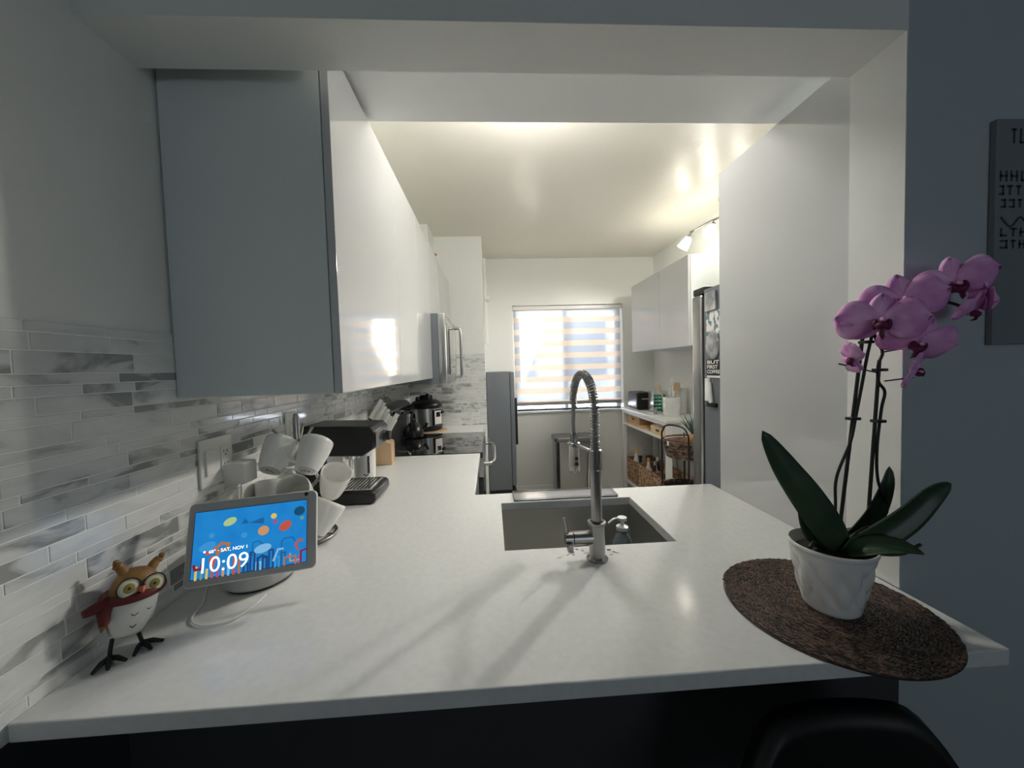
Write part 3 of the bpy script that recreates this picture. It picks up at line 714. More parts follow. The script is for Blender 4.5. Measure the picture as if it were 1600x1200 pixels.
def stroke(pts,w,ci,z=None):
    z = z or zz; P=[SP(*p) for p in pts]
    for i,((x0,y0),(x1,y1)) in enumerate(zip(P,P[1:])):
        d=Vector((x1-x0,y1-y0)); L=d.length
        if L<1e-6: continue
        d/=L; n_=Vector((-d.y,d.x))*w/2; e=d*w/2; q=z+i*4e-6
        mb.poly([(x0-e.x+n_.x,y0-e.y+n_.y,q),(x0-e.x-n_.x,y0-e.y-n_.y,q),(x1+e.x-n_.x,y1+e.y-n_.y,q),(x1+e.x+n_.x,y1+e.y+n_.y,q)],ci)
ell(.30,.80,.013,.008,.4,0); ell(.60,.59,.011,.010,.3,2); ell(.80,.62,.0135,.0095,.6,3); ell(.93,.83,.0115,.0100,.3,4); ell(.69,.80,.006,.006,0,7); ell(.705,.71,.004,.005,0,8); ell(.955,.71,.0045,.004,0,12)
ell(.15,.62,.005,.006,0,5); ell(.12,.46,.016,.009,.3,5); ell(.43,.56,.006,.006,0,5); ell(.60,.31,.017,.009,.2,6,.00182)
mb.poly([(*SP(.40,.74),zz),(*SP(.43,.82),zz),(*SP(.47,.74),zz)],1); mb.poly([(*SP(.47,.74),zz),(*SP(.60,.80),zz),(*SP(.60,.70),zz)],1)
R=random.Random(11)
for k in range(9):
    u=.04+k*.045; h_=R.uniform(.08,.28); stroke([(u,.0),(u,h_)],.0045,R.choice([2,10,3,12,8,9,6,7]),.00176+k*1e-6)
for k in range(7):
    u=.44+k*.055; h_=R.uniform(.10,.30); stroke([(u,.0),(u,h_),(u+.035,h_),(u+.035,0)],.0035,R.choice([1,11,5,6,11]),.00178)
stroke([(.56,.0),(.56,.17),(.60,.20),(.64,.17),(.64,.0)],.0045,11); stroke([(.51,.22),(.51,.42),(.56,.44),(.60,.38)],.002,1)
stroke([(.77,.18),(.77,.38),(.80,.42),(.87,.42),(.89,.36)],.0022,1); stroke([(.80,.0),(.80,.12),(.90,.12),(.90,.0)],.0035,10); stroke([(.85,.16),(.85,.05),(.93,.05)],.003,2)
stroke([(.92,.22),(.90,.30),(.93,.36),(.96,.35)],.0045,3); stroke([(.95,.02),(.95,.18),(1.0,.20)],.004,9); stroke([(.93,.0),(.93,.12)],.003,8)
stroke([(.21,.32),(.19,.42),(.24,.48),(.30,.46),(.29,.38),(.22,.36)],.0055,10); stroke([(.02,.20),(.03,.14),(.08,.14),(.09,.24)],.005,9); stroke([(.70,.10),(.74,.26),(.78,.26)],.004,6)
ell(.13,.36,.005,.004,0,3,.00183); ell(.17,.24,.006,.010,0,3)
mb.build('screen_artwork',cm,scr,smooth=0)
wht = emat('screen_white',(1,1,1),1.1)
def ST(txt,u,v,size,bold=0,sx=1.0): 
    x,y = SP(u,v); return textmesh(txt,size,D@T(x,y,.0021),wht,'screen_text',scr,.00005,bold,sx=sx)
ST('10:09',.045,.075,.0440,-.0001,.98); ST('68°',.135,.355,.0092,.0001); ST('SAT, NOV 1',.235,.355,.0096,.0001,1.02)
mb = MB(D); x,y = SP(.10,.385); mb.lathe([(.0022,0),(.0001,.0001)],14,T(x,y,.0021)).lathe([(.0009,0),(.0001,.0001)],8,T(*SP(.215,.382),.0021)); mb.build('weather_icon',wht,scr,smooth=0)
MB(D).lathe([(.0042,0),(.0042,.0004),(.0036,.0006)],20,T(.103,.0785,.0010)).build('camera_lens','black',fr)
BX,BY = -.592,.955
MB().lathe([(.070,0),(.072,.004)],44,T(BX,BY,ZC+.0005)).build('base_foot','black',t)
MB().lathe([(.072,.0045),(.080,.012),(.0815,.045),(.0815,.115),(.076,.128),(.05,.133)],48,T(BX,BY,ZC+.0005)).build('speaker_base','greyfab',t)
MB().tube([(BX,BY,ZC+.13),tuple(D@Vector((0,.0,-.03))),tuple(D@Vector((0,0,-.010)))],[.03,.026,.026],20).build('stand_arm','greyp',t)
# power brick at the outlet and the cable
t = thing('power_adapter', 'grey white plug-in power adapter in the wall outlet', 'power adapter', (-.70,1.06,1.17))
MB().box(-.728,-.672,1.040,1.098,1.128,1.186,.006).build('adapter_body','plate',t)
cb = MB().tube(spline([(-.70,1.07,1.127),(-.702,1.066,1.06),(-.705,1.05,.98),(-.712,1.00,.922),(-.70,.93,.918),(-.66,.86,.918),(-.64,.80,.918),(-.60,.775,.918),(-.555,.785,.918),(-.535,.83,.918),(-.53,.872,.920)],8),.0017,8).build('power_cable','cable'); tag(cb,'thin white cable curling on the counter in front of the smart display','cable')
# switch + outlet plate
def plate(y0,y1,z0,z1,name,label,sw):
    t = thing(name,label,'wall plate',(-.735,(y0+y1)/2,z0)); x=XW+.0056
    MB().box(x,x+.006,y0,y1,z0,z1,.002).build('cover_plate','plate',t); ym=(y0+y1)/2; zm=(z0+z1)/2
    if sw:
        MB().box(x+.0062,x+.011,y0+.014,y0+.046,zm-.033,zm+.033,.002).build('rocker_switch','plate',t); yo = y1-.032
    else: yo = ym
    MB().box(x+.0062,x+.009,yo-.016,yo+.016,zm-.033,zm+.033,.002).build('outlet_face','plate',t)
    mb = MB()
    for zc_ in (zm+.017,zm-.017):
        for dy in (-.006,.006): mb.box(x+.0088,x+.0094,yo+dy-.001,yo+dy+.001,zc_-.002,zc_+.006)
        mb.box(x+.0088,x+.0094,yo-.002,yo+.002,zc_-.009,zc_-.005)
    mb.build('outlet_slots','ink',t,smooth=0)
plate(.967,1.084,1.140,1.262,'switch_plate','white two-gang plate with rocker switch and outlet above the smart display',True)
plate(1.365,1.435,1.165,1.285,'outlet_plate','single white outlet plate behind the mug tree pole',False)

# ---------------------------------------------------------------- owl
OW = (-.693,.716,ZC)
th = math.radians(56)
t = thing('owl_figurine', 'painted metal owl with round glasses and dark red scarf on wire feet', 'figurine', OW, (0,0,th))
B = T(*OW)@Rz(th)@T(0,0,.030)@Matrix.Rotation(math.radians(12),4,'Y')@Matrix.Diagonal((.95,.95,1.0,1))
def owlw(r,z,a):
    return r
body_prof = [(.001,0),(.016,.003),(.026,.015),(.034,.035),(.038,.058),(.038,.080),(.034,.100),(.028,.112),(.018,.120),(.001,.124)]
MB(B).lathe(body_prof,32,sy=.82).build('body','owlb',t)
mb = MB(B)   # breast plate: front shell slightly proud
def br(u,v):
    a = -PI/2+(u-.5)*2.1; z = .006+v*.076
    import bisect
    r = 0
    for (r0,z0),(r1,z1) in zip(body_prof,body_prof[1:]):
        if z0<=z<=z1: r = r0+(r1-r0)*(z-z0)/(z1-z0)
    e = 1.6*(v-.0); k = min(1, math.sqrt(max(0,1-((u-.5)*2)**2))+.75)
    return ((r+.0022)*math.cos(a),(r+.0022)*math.sin(a)*.82*k,z)
mb.grid(br,16,12); bp_ = mb.build('breast','owlw',t,solid=.002)
mb = MB(B); R=random.Random(3)
for (u,z) in ((-.010,.058),(.012,.060),(-.002,.046),(-.016,.036),(.012,.040),(0.0,.024),(.018,.050)):
    a = -PI/2+u/.036; r=.0385 if z>.04 else .034
    for s in (-1,1):
        p = Vector(((r+.002)*math.cos(a),(r+.002)*math.sin(a)*.82,z)); q = Vector(((r+.0015)*math.cos(a+s*.13),(r+.0015)*math.sin(a+s*.13)*.82,z+.004)); mb.tube([p,q],.0007,5)
mb.build('breast_feather_mark','ink',t)
# scarf band, knot to the left
sc_ = [( .0405*math.cos(a),.0405*math.sin(a)*.84,.080+.006*math.cos(a*1)+.000) for a in [2*PI*k/40 for k in range(40)]]
MB(B).tube(sc_,.0085,10,closed=True,flat=1.0).build('scarf','owlr',t)
MB(B).tube([(-.038,-.012,.078),(-.052,-.016,.070),(-.070,-.018,.064)],[.009,.010,.006],10).tube([(-.036,-.014,.076),(-.044,-.022,.058),(-.040,-.024,.040)],[.008,.009,.007],10).build('scarf_tail','owlr',t)
for s in (-1,1):
    Tm = B@T(s*.0185,-.031,.097)@Matrix.Rotation(math.radians(90-8),4,'X')
    e = MB(Tm).lathe([(.0155,-.003),(.0155,.001),(.012,.003),(.001,.004)],28).build('eye','owle',t)
    MB(Tm).lathe([(.0085,.0034),(.006,.0048),(.001,.005)],20).build('iris','owli',e)
    MB(Tm).lathe([(.003,.0048),(.001,.0056)],12).build('pupil','ink',e)
    MB(Tm).tube([(.0172*math.cos(a),.0172*math.sin(a),.003) for a in [2*PI*k/32 for k in range(32)]],.0011,8,closed=True).build('glasses_rim','iron',t)
    MB(B).tube(spline([(s*.018,.0,.112),(s*.026,.004,.126),(s*.033,.004,.132),(s*.034 ,.002,.141)],5),[.0085]*5+[.0075]*5+[.005]*5+[.003],10).build('ear_tuft','owlb',t)
    MB(B).lathe([(.001,0),(.012,.012),(.015,.035),(.012,.05),(.001,.056)],18,T(s*.034,.006,.016),sx=.45).build('wing','owlb' if s<0 else 'owlw',t)
    L = T(*OW)@Rz(th)
    MB(L).tube([(s*.016,.0,.036),(s*.020,-.002,.018),(s*.022,-.004,.006)],.0032,8).build('leg','iron',t)
    mb = MB(L)
    for a in (-.75,-.1,.6):
        d_ = Vector((math.sin(a)+s*.18,-math.cos(a),0)).normalized(); p = Vector((s*.022,-.004,.007)); mb.tube([p,p+d_*.016+Vector((0,0,.001)),p+d_*.034-Vector((0,0,.0028))],[.0042,.0045,.0028],8)
    mb.build('foot','iron',t)
MB(B).tube([(-.004,-.036,.099),(0,-.040,.1005),(.004,-.036,.099)],.001,6).build('glasses_bridge','iron',t)
MB(B).lathe([(.0065,0),(.005,.006),(.001,.013)],14,axis_m((0,-.033,.094),(0,-1,-.45))).build('beak','beak',t)

# ---------------------------------------------------------------- placemat
MXc,MYc = .667,.712
t0 = MB(); t0.keep = 1; R = random.Random(5)
r = .006; a = 0
while r < .183:
    p = Vector((r*math.cos(a),r*math.sin(a),0)); d_ = Vector((-math.sin(a),math.cos(a),0)); n_ = Vector((math.cos(a),math.sin(a),0))
    tw = R.choice((-1,1))*R.uniform(.25,.6); dd = (d_*math.cos(tw)+n_*math.sin(tw)).normalized()
    Rm = Matrix((dd,Vector((0,0,1)).cross(dd),Vector((0,0,1)))).transposed().to_4x4()
    t0.ball((MXc+p.x,MYc+p.y,ZC+.0040+R.uniform(-.0004,.0012)),R.uniform(.0062,.0085),.0026,.0024,6,4,R=Rm)
    a += .0062/max(r,.006); r += .0053*(.0062/max(r,.006))/(2*PI)
t0.lathe([(.183,.0006),(.184,.0022),(.182,.0040)],64,T(MXc,MYc,ZC))
o = t0.build('placemat','matw'); tag(o,'round dark brown woven fibre placemat overhanging the counter edge','placemat')

# ---------------------------------------------------------------- orchid
PXc,PYc = .672,.708
zp = ZC+.0062
t = thing('potted_orchid', 'pink purple moth orchid in a white faceted ceramic pot on the woven placemat', 'orchid', (PXc,PYc,zp))
def wob(r,z,a):
    if z < .008 or z > .118 or r < .0465+.023*(z/.121): return r
    u = (a*10+z*95)/2; v = (a*10-z*95*.6)/2
    e = min(1,(z-.008)/.02,(.118-z)/.02)
    return r + e*e*.0062*(abs(math.sin(u))*.9+abs(math.sin(v))*.5-.9)
prof = [(.001,0),(.044,0),(.047,.003)]
for k in range(1,29):
    z = .003+.118*k/28; prof.append((.047+.023*(z/.121), z))
prof += [(.0715,.123),(.0725,.127),(.0715,.1305),(.069,.1305),(.067,.127),(.060,.112),(.055,.095),(.001,.095)]
MB().lathe(prof,160,T(PXc,PYc,zp),wob=wob).build('pot','ceramic',t,smooth=30)
MB().lathe([(.0535,.094),(.0595,.110),(.03,.114),(.001,.115)],28,T(PXc,PYc,zp)).build('potting_bark','soil',t)
def leafm(pts, w, label=None, fold=.25, tw=0.0, m='leaf', name='leaf', side=(0,0,1), th_=.0018, tip=.55):
    """strap leaf along a spline with width profile; side hints the across direction"""
    C_ = spline(pts,6); n_=len(C_)-1; mb = MB()
    def fn(u,v):
        x = u*n_; i=min(int(x),n_-1); p=C_[i].lerp(C_[i+1],x-i); tt=(C_[min(i+1,n_)]-C_[max(i-1,0)]).normalized()
        s_ = Vector(side).normalized(); ac = (s_-tt*s_.dot(tt)).normalized(); nm = tt.cross(ac)
        ww = w*(math.sin(PI*min(1,(u*.86+.14))**.9))**tip if u<1 else 0.0004
        q=(v-.5)*2
        return p+ac*(q*ww/2)+nm*(abs(q)**1.4*ww*fold)
    mb.grid(fn,22,8); o=mb.build(name,m,t,solid=th_,smooth=80)
    if label: o['label']=label
    return o
# large left leaf rising, its face towards the viewer
leafm([(.690,.700,1.035),(.655,.690,1.085),(.610,.690,1.150),(.565,.695,1.215),(.522,.70,1.285)],.062,side=(.75,-.15,.55),fold=.12)
leafm([(.690,.705,1.035),(.650,.715,1.060),(.632,.72,1.100),(.628,.725,1.145)],.036,side=(.9,0,.3),fold=.15)
leafm([(.700,.705,1.035),(.745,.69,1.065),(.795,.68,1.105),(.842,.675,1.150),(.885,.675,1.172)],.056,side=(-.45,.1,.9),fold=.15)
leafm([(.700,.715,1.035),(.745,.725,1.060),(.785,.73,1.100),(.815,.735,1.150),(.825,.735,1.192)],.040,side=(-.75,.1,.45),fold=.2)
leafm([(.690,.70,1.035),(.72,.675,1.053),(.76,.655,1.060),(.795,.645,1.052)],.044,side=(.1,.9,.35),fold=.2)
leafm([(.680,.70,1.035),(.715,.71,1.060),(.75,.715,1.068),(.79,.72,1.058)],.044,side=(.0,.9,-.45),fold=.2)
MB().tube(spline([(.66,.71,1.04),(.63,.70,1.058),(.612,.69,1.052)],5),.0035,8).build('aerial_root','stem',t)
MB().tube(spline([(.70,.69,1.04),(.76,.66,1.045),(.80,.655,1.065)],5),.003,8).build('aerial_root','stem',t)
# stakes and stems
MB().tube([(.705,.728,1.03),(.7685,.73,1.560)],.0034,10).build('support_stake','stem',t)
MB().tube([(.768,.728,1.03),(.792,.728,1.415)],.0034,10).build('support_stake','stem',t)
s1 = spline([(.690,.72,1.035),(.697,.725,1.117),(.701,.727,1.177),(.728,.725,1.249),(.738,.724,1.300),(.750,.723,1.367),(.763,.722,1.440),(.775,.715,1.500),(.80,.705,1.525),(.84,.70,1.528),(.881,.70,1.528),(.915,.70,1.522),(.940,.70,1.512)],8)
MB().tube(s1,.0028,10).build('flower_stem','stem',t)
s2 = spline([(.735,.72,1.035),(.812,.728,1.098),(.790,.726,1.166),(.785,.724,1.234),(.792,.723,1.313),(.798,.722,1.350),(.783,.721,1.372),(.781,.720,1.405),(.790,.720,1.430),(.778,.72,1.452),(.765,.715,1.470)],8)
MB().tube(s2,.0028,10).build('flower_stem','stem',t)
for a,b in (((.783,.722,1.389),(.697,.72,1.41)),((.797,.722,1.372),(.845,.71,1.378)),((.786,.72,1.43),(.815,.71,1.436))): MB().tube([a,b],.0015,6).build('pedicel','stem',t)
for (x,y,z) in ((.7355,.727,1.297),(.789,.726,1.290),(.789,.724,1.395),(.760,.725,1.452)): MB().box(x-.010,x+.010,y-.008,y+.008,z-.003,z+.003,.001).build('stem_clip','black',t)
def flower(c, n, roll, s, label=None):
    F = axis_m(c, n)@Rz(roll)@Matrix.Diagonal((s,s,s,1))
    # empty-free: flower petals as one mesh, lip as sub-part
    mb = MB(F)
    def petal(ang, L, W, round_, cup, z0):
        Tm = Rz(ang)
        def fn(u,v):
            q=(v-.5)*2; w = W*(math.sin(PI*(u**round_)*.985+.0)**(.62 if W<.04 else .5)) if 0<u<1 else W*.08
            rf = .0015*math.sin(7*q+5*u)
            return Tm@Vector((u*L, q*w/2, z0+cup*(u**1.5)*L + rf*u*2 - .10*W*q*q))
        mb.grid(fn,9,6)
    petal(PI/2,.040,.028,.8,-.10,-.002); petal(PI*1.20,.038,.024,.8,-.15,-.003); petal(PI*1.80,.038,.024,.8,-.15,-.003)
    petal(.12,.050,.056,1.22,-.06,.002); petal(PI-.12,.050,.056,1.22,-.06,.002)
    f = mb.build('flower','petal',t,solid=.0008,smooth=80)
    if label: f['label'] = label
    mb = MB(F).ball((0,-.006,.010),.0085,.0065,.0075,12,8).ball((.007,-.004,.007),.004,.008,.006,10,6).ball((-.007,-.004,.007),.004,.008,.006,10,6).tube([(0,-.008,.012),(0,-.018,.014),(.002,-.024,.008)],[.004,.003,.001],8)
    mb.build('lip','lip',f); MB(F).ball((0,.003,.010),.0032,.0036,.005,10,6).build('column','pale',f)
V3 = Vector
# view-facing normals: camera is towards (-.72,-.67,0)
flower((.797,.690,1.528),(-.55,-.80,-.05),.15,1.32)
flower((.742,.680,1.488),(-.60,-.75,-.05),-.05,1.36)
flower((.905,.690,1.560),(-.35,-.80,-.35),.3,1.28)
flower((.822,.685,1.448),(-.35,-.75,-.50),-.3,1.25)
flower((.968,.690,1.538),(.75,-.45,.1),.6,.85)
flower((.944,.690,1.508),(.25,-.75,-.55),.2,.85)
flower((.838,.700,1.392),(.45,-.70,-.30),1.1,.80)
flower((.703,.700,1.418),(-.80,.15,-.45),.9,.75)
flower((.825,.705,1.490),(-.1,-.85,.1),.8,1.0)
MB().ball((.694,.70,1.487),.014,.004,.004,R=Matrix.Rotation(.15,4,'Y')).build('bud','petal',t)

# ---------------------------------------------------------------- back of the kitchen, left
t = thing('freezer', 'tall dark grey compact freezer seen from its side beside the window', 'freezer', (.07,3.80,0))
MB().box(XN+.004,.165,3.47,4.06,.02,1.388,.006).build('body','charcoal',t)
MB().box(.1665,.208,3.47,4.06,.32,1.385,.010).build('door','charcoal',t)
MB().box(.2085,.232,3.50,3.53,.70,1.14,.006).build('door_handle','black',t)
MB().box(XN+.006,.205,3.462,4.06,.16,.285,.008).build('toe_grille','black',t)
MB().box(.055,.145,3.4600,3.4615,.185,.245).build('rating_label','label',t,smooth=0)
mb = MB()
for z in (.200,.212,.224): mb.box(.065,.13,3.4594,3.4600,z,z+.005)
mb.build('label_print','ink',t,smooth=0)
for x in (XN+.03,.14):
    for y in (3.52,4.0): MB().cyl((x,y,0),(x,y,.02),.015).build('foot','black',t)
# trash can
t = thing('trash_can', 'rectangular stainless steel step trash can below the window', 'trash can', (.83,3.86,0))
def rr2(x0,x1,y0,y1,r):
    return [((x0+x1)/2+a,(y0+y1)/2+b) for a,b in rrect((x1-x0)/2,(y1-y0)/2,r,5)]
MB().prism(rr2(.63,1.065,3.74,4.00,.05),.02,.655,'Z').build('body','steel',t)
MB().prism(rr2(.615,1.08,3.725,4.015,.055),.657,.700,'Z').build('lid','steelD',t,bevel=.008)
MB().prism(rr2(.625,1.07,3.735,4.005,.05),.0,.02,'Z').build('base','black',t)
mb = MB()
for x in (.655,1.04): mb.box(x-.008,x+.008,3.7375,3.742,.03,.65,.001)
mb.build('edge_trim','black',t,smooth=0)
MB().box(.78,.92,3.70,3.7395,.02,.035,.004).build('pedal','black',t)
o = MB().tube(spline([(.985,3.722,.668),(.972,3.718,.56),(.955,3.716,.40),(.950,3.716,.25),(.955,3.716,.08)],6),.006,8).build('white_curve','cable'); tag(o,'thin white curved tube in front of the steel trash can','cord')  # thin white tube along a curve before the can front

# ---------------------------------------------------------------- right side
upper(1.448,XR-.002,2.69,3.79,1.545,2.205,[3.16],'white gloss two-door wall cabinet on the right wall above the console table',-1)
# console table
t = thing('console_table', 'white console table with open shelves against the right wall', 'console table', (1.62,3.52,0))
c0,c1,d0,d1 = 1.42,XR-.018,2.985,4.05
MB().box(c0-.01,c1,d0-.015,d1+.01,.930,.955,.005).build('table_top','whitem',t)
for x in (c0,c1-.04):
    for y in (d0,d1-.04): MB().box(x,x+.04,y,y+.04,0,.93,.002).build('leg','whitem',t)
MB().box(c0+.002,c1-.002,d0+.002,d1-.002,.775,.797,.002).build('upper_shelf','whitem',t)
MB().box(c0+.002,c1-.002,d0+.002,d1-.002,.155,.180,.002).build('lower_shelf','whitem',t)
for x in (c0+.005,c1-.025): MB().box(x,x+.02,d0+.041,d1-.041,.898,.929,.002).build('rail','whitem',t)
MB().box(c0+.041,c1-.041,d0+.006,d0+.014,.80,.929,.001).build('end_panel','whitem',t)
# items on the table top
t = thing('toaster', 'black two-slice toaster on the console table below the window corner', 'toaster', (1.54,3.85,.955))
MB().box(1.46,1.63,3.72,3.98,.965,1.135,.025,4).build('body','black',t)
MB().box(1.475,1.615,3.73,3.97,.956,.966,.002).build('base','blackm',t)
MB().box(1.51,1.58,3.712,3.72,1.06,1.075,.003).build('lever','greyp',t)
MB().box(1.505,1.525,3.76,3.94,1.1352,1.1365).box(1.565,1.585,3.76,3.94,1.1352,1.1365).build('slot','ink',t,smooth=0)
# green bottles rack
t = thing('wire_rack', 'clear rack stacked with green capsules beside the toaster', 'rack', (1.60,3.56,.955))
MB().box(1.535,1.665,3.50,3.62,.956,.962,.001).build('rack_base','acryl',t,smooth=0)
for x in (1.535,1.662): MB().box(x,x+.003,3.50,3.62,.962,1.16).build('rack_side','acryl',t,smooth=0)
for i in range(4):
    for j in range(5):
        x=1.5545+i*.0305; z=.980+j*.0335
        o = MB().lathe([(.011,0),(.0145,.004),(.0145,.01),(.011,.028),(.008,.03)],14,axis_m((x,3.505,z),(0,1,0))).build('coffee_capsule','green'); tag(o,'round shiny green capsule stacked in the clear rack beside the toaster','capsule','green capsules in the clear rack')
# canister with utensils
t = thing('utensil_crock', 'white textured ceramic crock full of utensils on the console table', 'crock', (1.60,3.30,.955))
mb = MB().lathe([(.001,.001),(.070,.001),(.073,.006),(.073,.158),(.070,.162),(.066,.158),(.066,.012),(.001,.010)],36,T(1.60,3.27,.9555))
cr = mb.build('crock','ceramic',t)
mb = MB()
for j in range(6):
    for i in range(22):
        a=2*PI*(i+.5*(j%2))/22; mb.ball((1.60+.0735*math.cos(a),3.27+.0735*math.sin(a),.985+j*.024),.0045,.0045,.0045,6,4)
mb.build('raised_dots','ceramic',cr)
def utensil(x,y,h,dx,dy,label,kind,m):
    t = thing('cooking_spoon' if kind!='whisk' else 'spatula',label,'utensil',(x,y,.97))
    top = Vector((x+dx,y+dy,.97+h)); MB().tube([(x,y,.970),top],.005,8).build('handle',m,t)
    d_=(top-Vector((x,y,.97))).normalized()
    if kind=='spoon': MB(axis_m(top,d_,(0,1,0))).ball((0,0,.03),.026,.008,.038).build('bowl',m,t)
    else: MB(axis_m(top,d_,(1,0,0))).box(-.025,.025,-.003,.003,0,.075,.004).build('blade',m,t)
utensil(1.60,3.25,.255,.0,.01,'white serving spoon standing tallest in the utensil crock','spoon','whitem')
utensil(1.595,3.27,.17,-.02,-.02,'white ladle leaning low in the front of the utensil crock','spoon','ceramic')
utensil(1.575,3.29,.215,-.06,.03,'pale wooden spoon leaning left out of the utensil crock','spoon','bamboo')
utensil(1.615,3.29,.205,.02,-.03,'wooden spatula leaning right out of the utensil crock','whisk','wood')
t = thing('paper_towel_holder', 'white paper towel roll standing behind the utensil crock', 'paper towel roll', (1.735,3.36,.955))
MB().lathe([(.062,.004),(.062,.24),(.02,.24)],30,T(1.73,3.38,.9555)).build('towel_roll','label',t)
MB().lathe([(.07,0),(.07,.004)],30,T(1.73,3.38,.9555)).cyl((1.73,3.38,1.19),(1.73,3.38,1.235),.006).build('stand','chrome',t)
t = thing('salt_shaker', 'small dark metal shaker on the console table in front of the capsule rack', 'shaker', (1.50,3.38,.955))
MB().lathe([(.014,0),(.016,.004),(.014,.03),(.012,.045),(.004,.052)],16,T(1.50,3.38,.9555)).build('shaker','greyp',t)
# shelf items
def crate(x0,x1,y0,y1,z0,z1,name,label,m):
    t = thing(name,label,'box',((x0+x1)/2,(y0+y1)/2,z0)); w=.008
    MB().box(x0,x1,y0,y1,z0,z0+w).box(x0,x0+w,y0,y1,z0+w,z1).box(x1-w,x1,y0,y1,z0+w,z1).box(x0+w,x1-w,y0,y0+w,z0+w,z1).box(x0+w,x1-w,y1-w,y1,z0+w,z1).build('box_body',m,t,smooth=0,bevel=.0015)
    MB().box(x0-.004,x0,(y0+y1)/2-.03,(y0+y1)/2+.03,z1-.04,z1-.02,.002).build('pull','blackm',t)
crate(1.45,1.70,3.64,3.96,.8145,.888,'wooden_box','brown wooden box on the upper shelf at the window end','wood2')
o = MB().box(1.44,1.72,3.52,3.97,.7975,.813,.004).build('cutting_board','bamboo'); tag(o,'pale cutting board lying under the brown wooden box','cutting board')
crate(1.435,1.70,3.06,3.34,.7975,.866,'bamboo_tray','light bamboo box at the near end of the upper shelf','bamboo')
o = MB().box(1.45,1.69,3.075,3.33,.8665,.880,.004).build('serving_board','wood2'); tag(o,'dark wooden board stacked on the light bamboo box','board')
o = MB().box(1.45,1.60,3.42,3.50,.7975,.812,.003).build('chopping_block','wood'); tag(o,'small wood block between the two boxes on the upper shelf','board')
# wicker baskets on the lower shelf
def wicker(x0,x1,y0,y1,z0,z1,label,seed):
    t = thing('wicker_basket',label,'basket',((x0+x1)/2,(y0+y1)/2,z0))
    R=random.Random(seed); mb=MB(); mb.keep=1; rh=.014; rows=int((z1-z0)/rh)
    for j in range(rows):
        z=z0+(j+.5)*rh
        for (a,b) in (((x0,y0),(x0,y1)),((x0,y0),(x1,y0)),((x1,y0),(x1,y1)),((x0,y1),(x1,y1))):
            L=(Vector(b)-Vector(a)).length; n_=int(L/.022)
            for i in range(n_):
                p=Vector(a).lerp(Vector(b),(i+.5*(j%2)+.25)/n_); hor = abs(a[0]-b[0])<1e-6
                mb.ball((p.x,p.y,z),.004 if hor else .013,.013 if hor else .004,.0078,6,4)
    mb.box(x0+.002,x1-.002,y0+.002,y1-.002,z0,z0+.006)
    mb.box(x0-.0,x0+.004,y0,y1,z0,z1-.004).box(x1-.004,x1,y0,y1,z0,z1-.004).box(x0,x1,y0,y0+.004,z0,z1-.004).box(x0,x1,y1-.004,y1,z0,z1-.004)
    mb.build('basket_body','wicker',t)
    MB().tube([(x0,y0,z1),(x0,y1,z1),(x1,y1,z1),(x1,y0,z1)],.006,6,closed=True).build('rim','wicker',t)
BZ=.181
wicker(1.45,1.72,3.71,3.99,BZ,.42,'brown wicker basket on the lower shelf nearest the window',1)
wicker(1.45,1.72,3.37,3.68,BZ,.42,'middle brown wicker basket on the lower shelf full of bottles',2)
wicker(1.45,1.72,3.045,3.34,BZ,.42,'brown wicker basket at the near end of the lower shelf',3)
def bottle(x,y,r,h,m,cap,label,name='bottle',z=BZ+.008):
    t=thing(name,label,'bottle',(x,y,z))
    MB().lathe([(.001,0),(r,.002),(r,h*.62),(r*.45,h*.78),(r*.38,h*.92)],20,T(x,y,z)).build('body',m,t)
    MB().lathe([(r*.45,h*.90),(r*.45,h),(r*.3,h+.003)],16,T(x,y,z)).build('cap',cap,t)
bottle(1.50,3.86,.038,.33,'label','yellow','white bottle with an orange yellow cap in the window end basket')
bottle(1.50,3.76,.036,.29,'black','black','squat black bottle in the window end basket')
bottle(1.56,3.80,.030,.34,'greyp','steel','grey bottle with metal cap behind the black one')
bottle(1.52,3.60,.032,.30,'label','yellow','small pale bottle with yellow top in the middle basket')
bottle(1.60,3.58,.030,.31,'black','whitem','dark bottle with white top in the middle basket')
bottle(1.53,3.47,.044,.30,'glass','chrome','large clear round bottle in the middle basket')
bottle(1.64,3.45,.030,.33,'blackm','green','dark green topped bottle at the back of the middle basket')
bottle(1.53,3.24,.046,.28,'glass','greyp','clear glass bottle in the near end basket')
bottle(1.53,3.12,.040,.24,'soapg','label','blue grey bottle with white cap in the near end basket')
o = MB().tube(spline([(1.79,3.55,.93),(1.785,3.54,.75),(1.79,3.58,.55),(1.785,3.55,.35),(1.78,3.6,.20)],6),.004,6).build('electric_cable','black'); tag(o,'black cable hanging behind the console table shelves','cable')
# tiered basket stand with pineapple
bx,by = 1.36,2.56
t = thing('tiered_basket_stand', 'two-tier dark woven basket stand with black metal frame beside the fridge', 'basket stand', (bx,by,0))
def round_basket(zb,r,h):
    mb=MB(); mb.keep=1; R=random.Random(int(zb*100))
    rows=int(h/.018)
    for j in range(rows):
        n_=int(2*PI*r/.026); rr__=r*(.86+.14*j/rows)
        for i in range(n_):
            a=2*PI*(i+.5*(j%2))/n_; Rm=Rz(a); mb.ball((bx+rr__*math.cos(a),by+rr__*math.sin(a),zb+.012+j*.018),.006,.014,.0095,6,4,R=Rm)
    mb.lathe([(.001,0),(r*.84,0),(r*.95,h*.9),(r*.92,h*.9),(r*.82,.006),(.001,.006)],28,T(bx,by,zb))
    o=mb.build('woven_basket','wickerD',t)
    MB().tube([(bx+r*math.cos(a),by+r*math.sin(a),zb+h) for a in [2*PI*k/32 for k in range(32)]],.007,8,closed=True).build('basket_rim','wickerD',t)
round_basket(.760,.155,.125); round_basket(.42,.165,.13)
ro=.165
